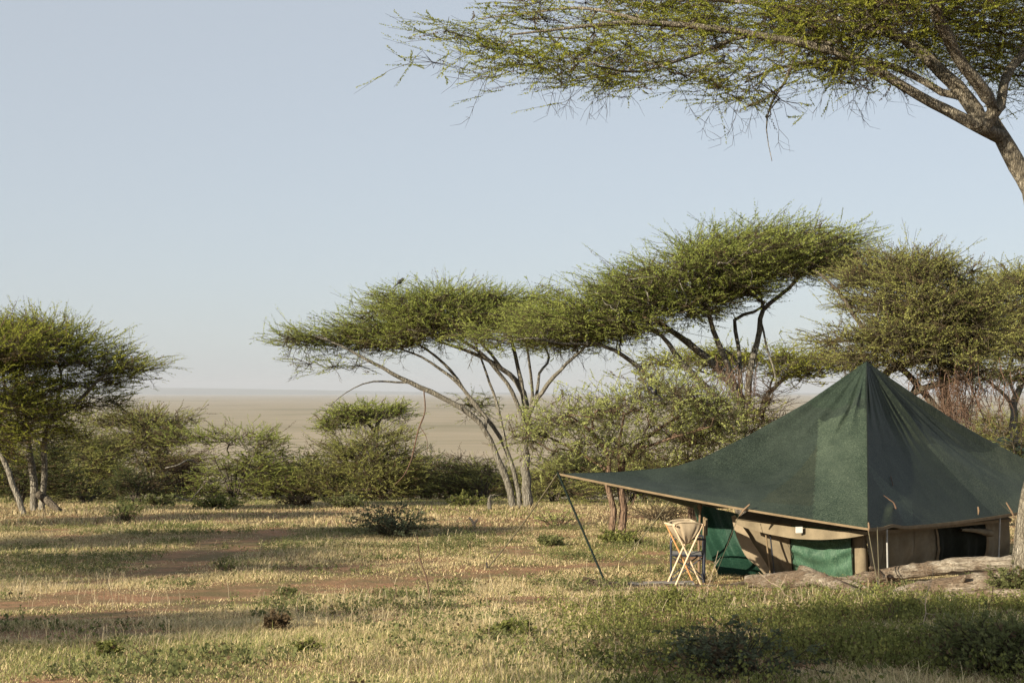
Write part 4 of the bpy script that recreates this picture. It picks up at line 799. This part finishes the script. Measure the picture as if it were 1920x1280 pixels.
# track lines in world space, read off where they meet the ground
def line(*pts): return np.array([G(*p)[:2] for p in pts])
tracks = [(line((-60, 1138), (150, 1125), (330, 1118), (520, 1100), (650, 1092), (760, 1085), (900, 1078)), .8), (line((-60, 1160), (80, 1157), (200, 1152), (330, 1138), (450, 1128)), .35), (line((700, 1090), (850, 1078), (1000, 1068), (1120, 1058), (1300, 1050), (1450, 1045)), .35),
          (line((160, 1092), (270, 1082), (330, 1060), (400, 1042), (450, 1028), (480, 1012), (520, 990)), .3), (line((250, 1062), (310, 1048), (370, 1032), (400, 1015), (440, 1000)), .22), (line((180, 1180), (260, 1182)), .25), (line((960, 1126), (1030, 1118)), .25), (line((230 + 440, 1165), (730, 1158)), .2)]
def segdist(x, y, ln):
    d = np.full(x.shape, 1e9)
    for a, b in zip(ln[:-1], ln[1:]):
        ab = b - a; t = np.clip(((x - a[0]) * ab[0] + (y - a[1]) * ab[1]) / (ab @ ab), 0, 1); d = np.minimum(d, np.hypot(x - a[0] - t * ab[0], y - a[1] - t * ab[1]))
    return d
def bare(x, y):
    s = np.zeros(np.shape(x)); wob = fbm(x * 1.1 + 9, y * 1.1, 4) * .7 + fbm(x * 5 + 2, y * 5, 3) * .3
    for ln, w in tracks:
        d = segdist(x, y, ln); s = np.maximum(s, np.clip(1.25 - d / (w * 1.7 * (.5 + 1.3 * wob)), 0, 1))
    p = np.clip((fbm(x / 1.3 + 31, y / 1.3 + 4, 4) - .60) * 9, 0, .8)
    return np.maximum(s * np.clip(.35 + wob * 1.3, 0, 1), p)
def green(x, y):
    """how green the sward is: patchy, greener by the thicket and in the near right corner"""
    g = (fbm(x / 2.6 + 50, y / 2.6 + 8, 4) - .47) * 2.4
    g = g + np.clip((y - 46) / 8, 0, .8) + np.clip(1 - np.abs(y - 33) / 4, 0, 1) * .35 * (x < -5) + np.clip((x - .4) / 2.2, 0, 1) * np.clip((17.5 - y) / 5, 0, 1) * .22
    g = g + .25 * np.clip(1 - np.abs(y - 21) / 3, 0, 1) - .28 * np.clip(1 - np.abs(y - 37) / 6, 0, 1) * (x < 2)
    return np.clip(g, 0, 1)
gm = MB(); n0, n1 = X.shape; i = np.arange(n0 * n1).reshape(n0, n1)
gm.add(np.stack([X, Y, Z], -1).reshape(-1, 3), np.stack([i[:-1, :-1], i[:-1, 1:], i[1:, 1:], i[1:, :-1]], -1).reshape(-1, 4))
def groundmat():
    m, nt, out = newmat('savanna_ground'); co = coord(nt)
    sep = nd(nt, 'ShaderNodeSeparateXYZ'); nt.links.new(co, sep.inputs[0])
    n1 = noise(nt, co, 1.1, 6, .65); n2 = noise(nt, co, 14, 5, .7); n3 = noise(nt, co, 60, 3, .7)
    soil = ramp(nt, n2, (.3, (.15, .08, .045)), (.5, (.32, .175, .10)), (.72, (.43, .28, .18)))
    litter = ramp(nt, n3, (.3, (.06, .05, .024)), (.5, (.13, .115, .055)), (.7, (.24, .20, .11)))
    c = mixc(nt, ramp(nt, n1, (.40, .85), (.60, .1)), soil, litter)
    # the open plain far below: pale dry grass with long faint streaks
    st = noise(nt, mapping(nt, co, (.0005, .0011, 1)), 1, 7, .62, 1.2); st2 = noise(nt, mapping(nt, co, (.004, .02, 1)), 1, 5, .6)
    plainc = ramp(nt, st, (.30, (.15, .135, .075)), (.48, (.29, .245, .175)), (.60, (.325, .27, .195)), (.72, (.355, .30, .225)))
    plainc = mixc(nt, ramp(nt, st2, (.4, 0.), (.65, .5)), plainc, (.16, .15, .085))
    mr = nd(nt, 'ShaderNodeMapRange'); nt.links.new(sep.outputs['Y'], mr.inputs[0]); mr.inputs[1].default_value = 70; mr.inputs[2].default_value = 260
    c = mixc(nt, mr.outputs[0], c, plainc)
    princ(nt, out, c, .95, .1, bump(nt, n2, .6, .05, bump(nt, n3, .5, .02))); return m
g = gm.build('ground', groundmat(), None, True); tag(g, None, None, kind='structure')

# distant blue rise beyond the plain
hx = np.linspace(-30000, 30000, 160); prof_h = np.interp(hx, [-30000, -14000, -9500, -7500, -4500, -2500, 3000, 30000], [135, 140, 120, 95, 40, 5, -40, 20]) + 10 * (fbm(hx / 2500, hx * 0, 4) - .5)
hm = MB(); rows = []
for k, (yy, ff) in enumerate(((36500, 0), (37200, .5), (38500, .9), (40000, 1.), (43000, .2))):
    rows.append(np.stack([hx, np.full_like(hx, yy) + 900 * fbm(hx / 3000, hx * 0 + k, 3), -62 + (prof_h + 62) * ff + 4 * vnoise(hx / 900 + k, hx * 0)], -1))
V = np.array(rows); i = np.arange(V.shape[0] * V.shape[1]).reshape(V.shape[:2]); hm.add(V.reshape(-1, 3), np.stack([i[:-1, :-1], i[:-1, 1:], i[1:, 1:], i[1:, :-1]], -1).reshape(-1, 4))
tag(hm.build('hills', plain('far_hill', (.09, .10, .07), .95, .1, .3, .001, 0), None, True), None, None, kind='structure')

# ------------------------------------------------------------------ grass
DRY = (np.array([.30, .24, .12]), np.array([.63, .53, .32])); GRN = (np.array([.11, .125, .035]), np.array([.27, .28, .10])); OLD = (np.array([.14, .10, .06]), np.array([.26, .19, .12]))
def blades(n, d0, d1, hmul, wmul, seed, name='grass', powr=1., side=False):
    r = np.random.default_rng(seed); y = (d0 ** powr + (d1 ** powr - d0 ** powr) * r.random(n)) ** (1 / powr); x = (r.random(n) * 2 - 1) * (y * .36 + 1.6) * 1.12
    if side: hw = (y * .36 + 1.6) * 1.12; x = np.sign(r.random(n) - .5) * (hw + r.random(n) ** 1.3 * (y * .35 + 7))
    # gather blades into tufts
    k = r.random(n) < .5; q = .17 * (y / 12) ** .3; tx = np.floor(x / q) * q; ty = np.floor(y / q) * q; hsh = np.sin(tx * 127.1 + ty * 311.7) * 43758.5; h1 = hsh - np.floor(hsh); hs2 = np.sin(tx * 269.5 + ty * 183.3) * 43758.5; h2 = hs2 - np.floor(hs2)
    x = np.where(k, tx + h1 * q + r.normal(size=n) * .035, x); y = np.where(k, ty + h2 * q + r.normal(size=n) * .035, y)
    b = bare(x, y); keep = r.random(n) > b * 1.0; keep &= ~((y > 20.7) & (y < 25) & (x > 4 + (y - 20.7) * -.3) & (x < 8.4)); x, y, b = x[keep], y[keep], b[keep]; n = len(x)
    g = green(x, y); z = gz(x, y)
    tall = np.clip(.55 + 1.1 * (fbm(x / 1.7 + 70, y / 1.7, 3) - .35), .35, 1.5)
    h = hmul * tall * r.uniform(.45, 1.35, n) * (1 - .55 * b); h = np.where(r.random(n) < .03, h * 1.9, h); h = np.where((y > 16.0) & (y < 20.3) & (x > .8) & ((x > 2.6) | (y > 18.3)), h * .5, h)
    w = wmul * r.uniform(.6, 1.4, n)
    a = r.random(n) * 2 * math.pi; dx, dy = np.cos(a), np.sin(a); ln = h * r.uniform(.2, 1.6, n)
    c0 = np.stack([x, y, z - .01], -1); s = np.stack([-dy, dx, 0 * x], -1); d = np.stack([dx, dy, 0 * x], -1)
    m1 = c0 + d * (ln * .3)[:, None]; m1[:, 2] += h * .6; tp = c0 + d * ln[:, None]; tp[:, 2] += h * r.uniform(.75, 1, n)
    V = np.stack([c0 - s * w[:, None] * .5, c0 + s * w[:, None] * .5, m1 + s * w[:, None] * .42, m1 - s * w[:, None] * .42, tp], 1)
    idx = np.arange(n * 5).reshape(n, 5); q4 = idx[:, :4]; t3 = idx[:, [3, 2, 4]]
    k = r.random((n, 1)); isg = r.random((n, 1)) < (.13 + .76 * g[:, None]); old = r.random((n, 1)) < .12
    c = np.where(isg, GRN[0] * (1 - k) + GRN[1] * k, np.where(old, OLD[0] * (1 - k) + OLD[1] * k, DRY[0] * (1 - k) + DRY[1] * k))
    c = c * np.interp(y, [8, 20, 34], [1.35, 1.2, 1.])[:, None]  # blades painted lighter towards the camera, offsetting how densely they shade one another
    m = MB(); m.add(V.reshape(-1, 3), q4, c); m.v.append(np.zeros((0, 3))); m.f.append(t3); m.c.append(c)
    return m
def joinmb(ms):
    o = MB()
    for m in ms:
        for f in m.f: o.f.append(f + o.n)
        o.v += m.v; o.c += m.c; o.n += sum(len(v) for v in m.v)
    return o
gr = joinmb([blades(330000, 7., 13, .075, .004, 1, powr=2), blades(380000, 12.5, 21, .07, .006, 2, powr=2), blades(320000, 20, 34, .08, .010, 3, powr=2), blades(280000, 33, 78, .12, .018, 4, powr=1.6)])
# sparse taller dry stalks standing in loose patches
def stalks(n, seed, d0, d1):
    r = np.random.default_rng(seed); y = np.sqrt(d0 ** 2 + (d1 ** 2 - d0 ** 2) * r.random(n * 6)); x = (r.random(n * 6) * 2 - 1) * (y * .36 + 1)
    w = np.clip((fbm(x / 1.4 + 90, y / 1.4 + 40, 4) - .50) * 7, 0, 1) * (1 - bare(x, y)) + .5 * np.clip(1 - np.hypot(x - 1.7, y - 15.5) / 2.6, 0, 1); k = np.where(r.random(n * 6) < w)[0][:n]; x, y = x[k], y[k]; n = len(x); z = gz(x, y)
    h = r.uniform(.07, .22, n) * np.where((y > 16.3) & (y < 20.3) & (x > .8), .6, 1); a = r.random(n) * 6.283; ln = h * r.uniform(.1, .7, n); w_ = .0028 * (y / 9) ** .8; c0 = np.stack([x, y, z - .01], -1); d = np.stack([np.cos(a), np.sin(a), 0 * a], -1); s = np.stack([-np.sin(a), np.cos(a), 0 * a], -1)
    m1 = c0 + d * (ln * .3)[:, None]; m1[:, 2] += h * .6; tp = c0 + d * ln[:, None]; tp[:, 2] += h
    V = np.stack([c0 - s * w_[:, None] * .5, c0 + s * w_[:, None] * .5, m1 + s * w_[:, None] * .5, m1 - s * w_[:, None] * .5, tp + s * w_[:, None] * .6, tp - s * w_[:, None] * .6], 1)
    idx = np.arange(n * 6).reshape(n, 6); f = np.concatenate([idx[:, [0, 1, 2, 3]], idx[:, [3, 2, 4, 5]]]); k = r.random((n, 1)); c = (np.array([.26, .20, .12]) * (1 - k) + np.array([.52, .45, .31]) * k); m = MB(); m.add(V.reshape(-1, 3), f, np.vstack([c, c])); return m
gr = joinmb([gr, blades(150000, 2., 40, .10, .016, 5, powr=1.5, side=True), blades(60000, 40, 75, .14, .035, 6, powr=1.5, side=True), blades(90000, 2.5, 7.2, .08, .006, 7, powr=2), stalks(2600, 301, 8, 19), stalks(1500, 302, 19, 40)])
tag(gr.build('grass', M['grass'], None), None, None, kind='stuff')

# low leafy weeds, thickest in the near right corner
def weeds(n, seed, region, leafsz, L, nl, cols):
    r = np.random.default_rng(seed); x, y = region(r, n); z = gz(x, y); b = np.stack([x, y, z], -1); d = nrm(r.normal(size=(n, 3)) * np.array([.5, .5, .1]) + np.array([0, 0, 1.])); Ls = r.uniform(*L, n)
    m = MB(); leaves(m, b, d, Ls, nl, leafsz, cols, r, bulge=.8, brownish=.05)
    v, f = tubes(np.stack([b, b + d * Ls[:, None] * .5, b + d * Ls[:, None]], 1), np.tile([.003, .0025, .001], (n, 1)), 3); m.add(v, f, (.10, .09, .04)); return m
def reg_right(r, n):
    y = 7.5 + 9. * r.random(n * 4) ** .9; u = r.random(n * 4) * 1.1 - .02; x = u * (y * .36 + .6); w = np.clip((fbm(x / .8 + 3, y / .8, 3) - .33) * 3.2, 0, 1) * np.clip(u * 2.2 - .05, .04, 1) * np.where((y > 15.6) & (u > .5), .25, 1); k = np.where(r.random(n * 4) < w)[0][:n]; return x[k], y[k]
def reg_all(r, n):
    y = np.sqrt(7.5 ** 2 + (34 ** 2 - 7.5 ** 2) * r.random(n * 5)); x = (r.random(n * 5) * 2 - 1) * (y * .36 + 1); w = np.clip((fbm(x / 1.1 + 21, y / 1.1 + 3, 4) - .52) * 7, 0, 1) * (1 - bare(x, y)); k = np.where(r.random(n * 5) < w)[0][:n]; return x[k], y[k]
def wfix(f):
    def g_(r, n):
        x, y = f(r, n); return x, y
    return g_
def weedsN(n, seed, f, *a):
    r = np.random.default_rng(seed); x, y = f(r, n); return weeds(len(x), seed + 1, lambda _r, _n: (x, y), *a)
WC = (np.array([.115, .135, .04]), np.array([.27, .28, .09])); WC2 = (np.array([.10, .115, .045]), np.array([.22, .235, .10]))
wd_ = joinmb([weedsN(4500, 81, reg_right, .028, (.06, .24), 13, WC), weedsN(6000, 82, reg_all, .035, (.04, .14), 10, WC2)])
o = wd_.build('weeds', M['leaf'], None); tag(o, None, None, kind='stuff')

def plant(name, label, px, py, rx, h, n, leafsz, cols, seed, nl=14, group=None, flat=False, brown=.05, cat='plant'):
    r = np.random.default_rng(seed); g_ = G(px, py); D = g_[1]; R = rx / F * D; H = h / F * D; rt = Root(name, tuple(g_), label, cat, group)
    a = r.random(n) * 2 * math.pi; rr = np.sqrt(r.random(n)) * R; b = np.stack([g_[0] + np.cos(a) * rr * .25, g_[1] + np.sin(a) * rr * .25, np.full(n, g_[2])], -1)
    e = np.stack([g_[0] + np.cos(a) * rr, g_[1] + np.sin(a) * rr, g_[2] + H * (r.uniform(.35, 1, n) if not flat else r.choice([.35, .55, .75, .95], n) * r.uniform(.9, 1.1, n)) * (1 - .3 * (rr / R) ** 2)], -1)
    K = 6; t = np.linspace(0, 1, K)[None, :, None]; mid = (b + e) / 2 + np.stack([0 * a, 0 * a, H * .15 + 0 * a], -1); q = (1 - t) ** 2 * b[:, None] + 2 * t * (1 - t) * mid[:, None] + t ** 2 * e[:, None]; q[:, 1:-1] += r.normal(size=(n, K - 2, 3)) * R * .04
    tw = max(.003, .0001 * D * 1.2); v, f = tubes(q, np.tile(np.linspace(2.2, .8, K), (n, 1)) * tw, 4); m = MB(); m.add(v, f, (.10, .082, .058))
    s = q[:, 2:].reshape(-1, 3); out = nrm(s - g_ + r.normal(size=s.shape) * R * .4); out[:, 2] *= (.15 if flat else .7); out = nrm(out + r.normal(size=s.shape) * .3 * np.array([1, 1, .3 if flat else 1]))
    L_ = r.uniform(.12, .35, len(s)) * R * .9; leaves(m, s, out, L_, nl, leafsz, cols, r, brownish=brown); v, f = tubes(np.stack([s, s + out * L_[:, None] * .5, s + out * L_[:, None]], 1), np.tile([1., .8, .4], (len(s), 1)) * tw * .8, 3); m.add(v, f, (.10, .082, .058)); m.build('foliage', M['leaf'], rt)
TH = (np.array([.08, .098, .055]), np.array([.16, .18, .11]))
plant('thorn_bush', 'dark flat layered thorn bush alone in the open grass', 738, 1004, 84, 62, 90, .05, TH, 91, 10, None, True, .1, 'bush')
plant('pale_shrub', 'thin pale leafed shrub at the left edge of the clearing', 236, 978, 34, 48, 34, .05, GREY, 92, 7, cat='bush')
plant('brush_pile', 'low tangle of reddish thorny twigs behind the awning ropes', 1235, 975, 75, 40, 60, .03, BROWN, 93, 5, brown=.8, cat='bush')
plant('low_bush', 'small green bush growing at the foot of the reddish twin trunks', 1165, 1018, 42, 26, 40, .05, WC, 94, 12)
plant('low_bush', 'small dark green bush in the grass left of the reddish twin trunks', 1030, 1022, 26, 20, 26, .05, WC2, 95, 12)
plant('low_bush', 'sprawling twiggy bush right of the wide umbrella acacia stems', 1045, 985, 46, 36, 26, .045, GREY, 96, 5)
plant('green_weed', 'bright green leafy weed in the near left grass', 206, 1228, 26, 30, 16, .022, WC, 97, 12, 'weeds standing above the near grass')
plant('green_weed', 'green weed clump at the bottom centre beside the pale dry grass', 955, 1196, 46, 34, 50, .03, WC, 98, 12, 'weeds standing above the near grass')
plant('green_weed', 'green tuft right of the brown tussock in the near grass', 585, 1222, 30, 26, 16, .022, WC, 99, 12, 'weeds standing above the near grass')
plant('brown_tussock', 'small reddish brown dead tussock in the near grass left of centre', 520, 1180, 24, 34, 36, .03, BROWN, 100, 9, None, False, 1.)
plant('green_weed', 'small dark weed by the dirt track left of centre', 425, 1070, 26, 26, 14, .028, WC2, 101, 10, 'weeds standing above the near grass')
plant('green_weed', 'lone small dark weed standing on the bare dirt track', 540, 1114, 20, 16, 20, .03, WC2, 102, 12, 'weeds standing above the near grass')
plant('green_weed', 'leafy weed with tiny red flowers in front of the dark splintered log', 1255, 1140, 40, 36, 50, .03, WC, 103, 12, 'weeds standing above the near grass')
plant('leafy_shrub', 'bright leafy shrub climbing round the foot of the trunk at the right edge', 1900, 1116, 52, 60, 80, .03, WC2, 104, 14, cat='bush')
plant('thorn_bush', 'dry grey thorn bush sprawling in the shade at the bottom right of centre', 1390, 1262, 170, 95, 60, .026, TH, 105, 18, None, True, .15, 'bush')
plant('leafy_shrub', 'shaded dark leafy shrub in the bottom right corner', 1860, 1262, 120, 110, 110, .03, WC2, 106, 14, cat='bush')
plant('low_bush', 'green weed clump just in front of the bent forked log', 1690, 1150, 50, 30, 50, .03, WC, 107, 14)
for k, (px, py, rx, h, n, cl_, lb) in enumerate(((300, 950, 40, 26, 30, WC2, 'low green bush at the foot of the dark dense shrub'), (415, 952, 50, 22, 40, WC, 'low green bush under the round olive tree'), (560, 948, 36, 20, 24, BROWN, 'low brown bush below the gap right of the round olive tree'), (650, 950, 44, 24, 34, WC2, 'low bush on the thicket edge left of the flat layered thorn bush'), (870, 948, 40, 22, 30, WC, 'low green bush on the thicket edge just left of the umbrella acacia stems'))):
    plant('low_bush', lb, px, py, rx, h, n, .07, cl_, 120 + k, 12)
# tall dry stalks
for k, (px, py, tx, ty, lb) in enumerate(((1722, 1190, 1745, 1060, 'tall pale dry stalk rising in front of the tent window opening'), (1838, 1180, 1862, 1088, 'brown forked dry stalk in front of the cracked log near the trunk'), (1322, 1120, 1345, 1030, 'pale dry stalk leaning beside the green side curtain'), (1668, 1170, 1664, 1120, 'short reddish dry stalk below the bent log'), (1530, 1160, 1420, 1070, 'long pale dry stalk leaning over the left end of the bent log'))):
    g_ = G(px, py); D = g_[1]; a = W(tx, ty, D + .3); rt = Root('dry_stalk', tuple(g_), lb, 'weed'); r = np.random.default_rng(k); m = MB(); t = np.linspace(0, 1, 10)[:, None]; p = g_ * (1 - t) + a * t; p[1:-1] += r.normal(size=(8, 3)) * .008; m.tube(p, np.linspace(.0045, .002, 10), 6)
    for j in range(5): q0 = p[3 + j]; d_ = nrm(r.normal(size=3) + [0, 0, .6]); m.tube(np.array([q0, q0 + d_ * .06, q0 + d_ * .13 + [0, 0, .02]]), (.003, .002, .001), 4)
    m.build('stem', M['dead' if k in (0, 2, 4) else 'vine'], rt)

# off-frame acacias that shade the clearing
# each is set where its crown's shadow, thrown by the low sun, falls on the given spot of the clearing
offs = [(-5.5, 30.3, 6.4, 5.8, 1.1, 201, 'shade acacia left of the view, level with the middle of the clearing'), (-6.8, 23.7, 6.2, 2.4, .7, 202, 'shade acacia left of the view, level with the near side of the tent'), (-5.8, 20.8, 6.0, 3.0, .4, 206, 'shade acacia left of the view, nearer than the tent'), (-4.0, 12.4, 5.8, 1.8, .8, 203, 'shade acacia beside the camera, furthest left'),
        (-8, 38., 6.4, 4., .9, 207, 'shade acacia left of the view, beyond the tent'), (5.2, 11.3, 5.0, 3., 2.9, 204, 'shade acacia close beside the camera on its left'), (4.2, 8.4, 5.0, 2.6, 2.4, 205, 'shade acacia behind the camera on its left')]
for x_, y_, h_, rx_, ry_, sd, lb in offs:
    ro_ = .45 if sd in (201, 207) else .25 if sd in (202, 206, 203) else 0.
    k_ = (h_ * .95 + .5) / math.tan(radians(19)); offtree(x_ - math.cos(radians(43)) * k_, y_ - math.sin(radians(43)) * k_, h_, rx_, ry_, sd, lb, ro_)

# ------------------------------------------------------------------ air, light and camera
HAZE = 3.8e-5
hz = MB(); hz.box((0, 21900, 120), (93000, 44100 + 400, 2 * 190)); 
m, nt, out = newmat('haze'); pv = nd(nt, 'ShaderNodeVolumePrincipled'); pv.inputs['Density'].default_value = HAZE; pv.inputs['Color'].default_value = (.58, .62, .70, 1); pv.inputs['Anisotropy'].default_value = 0.
nt.links.new(pv.outputs[0], out.inputs['Volume'])
ho = hz.build('haze', m, None); tag(ho, None, None, kind='stuff')

AZ, EL = radians(43), radians(19)       # travels to +x and away from the camera
tv = np.array([math.cos(AZ) * math.cos(EL), math.sin(AZ) * math.cos(EL), -math.sin(EL)])
from mathutils import Vector
sd = bpy.data.lights.new('sun', 'SUN'); sd.energy = 5.0; sd.angle = radians(.6); sd.color = (1, .87, .66); so = bpy.data.objects.new('sun', sd); C.objects.link(so)
so.rotation_euler = Vector(tv).to_track_quat('-Z', 'Y').to_euler()
w = bpy.data.worlds.new('World'); bpy.context.scene.world = w; w.use_nodes = True; nt = w.node_tree; bg = nt.nodes['Background']
sky = nt.nodes.new('ShaderNodeTexSky'); sky.sky_type = 'NISHITA'; sky.sun_disc = False; sky.sun_elevation = EL
s_ = -tv; sky.sun_rotation = math.atan2(s_[0], s_[1]); sky.air_density = 1.; sky.dust_density = 4; sky.ozone_density = 1.6; sky.altitude = 1600
hs = nt.nodes.new('ShaderNodeHueSaturation'); hs.inputs['Saturation'].default_value = .85; nt.links.new(sky.outputs[0], hs.inputs['Color']); veil = nt.nodes.new('ShaderNodeMix'); veil.data_type = 'RGBA'; veil.inputs[0].default_value = .7; veil.inputs[7].default_value = (3.62, 3.86, 4.06, 1); nt.links.new(hs.outputs[0], veil.inputs[6]); nt.links.new(veil.outputs[2], bg.inputs[0]); bg.inputs[1].default_value = .075
cam = bpy.data.cameras.new('camera'); co_ = bpy.data.objects.new('camera', cam); C.objects.link(co_); bpy.context.scene.camera = co_
cam.lens = 50; cam.sensor_width = 36; cam.clip_end = 120000; cam.clip_start = .1
co_.location = (0, 0, 0); co_.rotation_euler = (radians(90) + math.atan((HY - 640) / F), 0, 0)
sc = bpy.context.scene; sc.render.engine = 'CYCLES'; sc.view_settings.view_transform = 'Standard'; sc.view_settings.look = 'None'; sc.view_settings.exposure = 1.14; sc.view_settings.gamma = 1
cy = sc.cycles; cy.max_bounces = 5; cy.diffuse_bounces = 2; cy.glossy_bounces = 1; cy.transmission_bounces = 3; cy.transparent_max_bounces = 4; cy.volume_bounces = 0; cy.use_denoising = True; cy.use_adaptive_sampling = True; cy.adaptive_threshold = .02
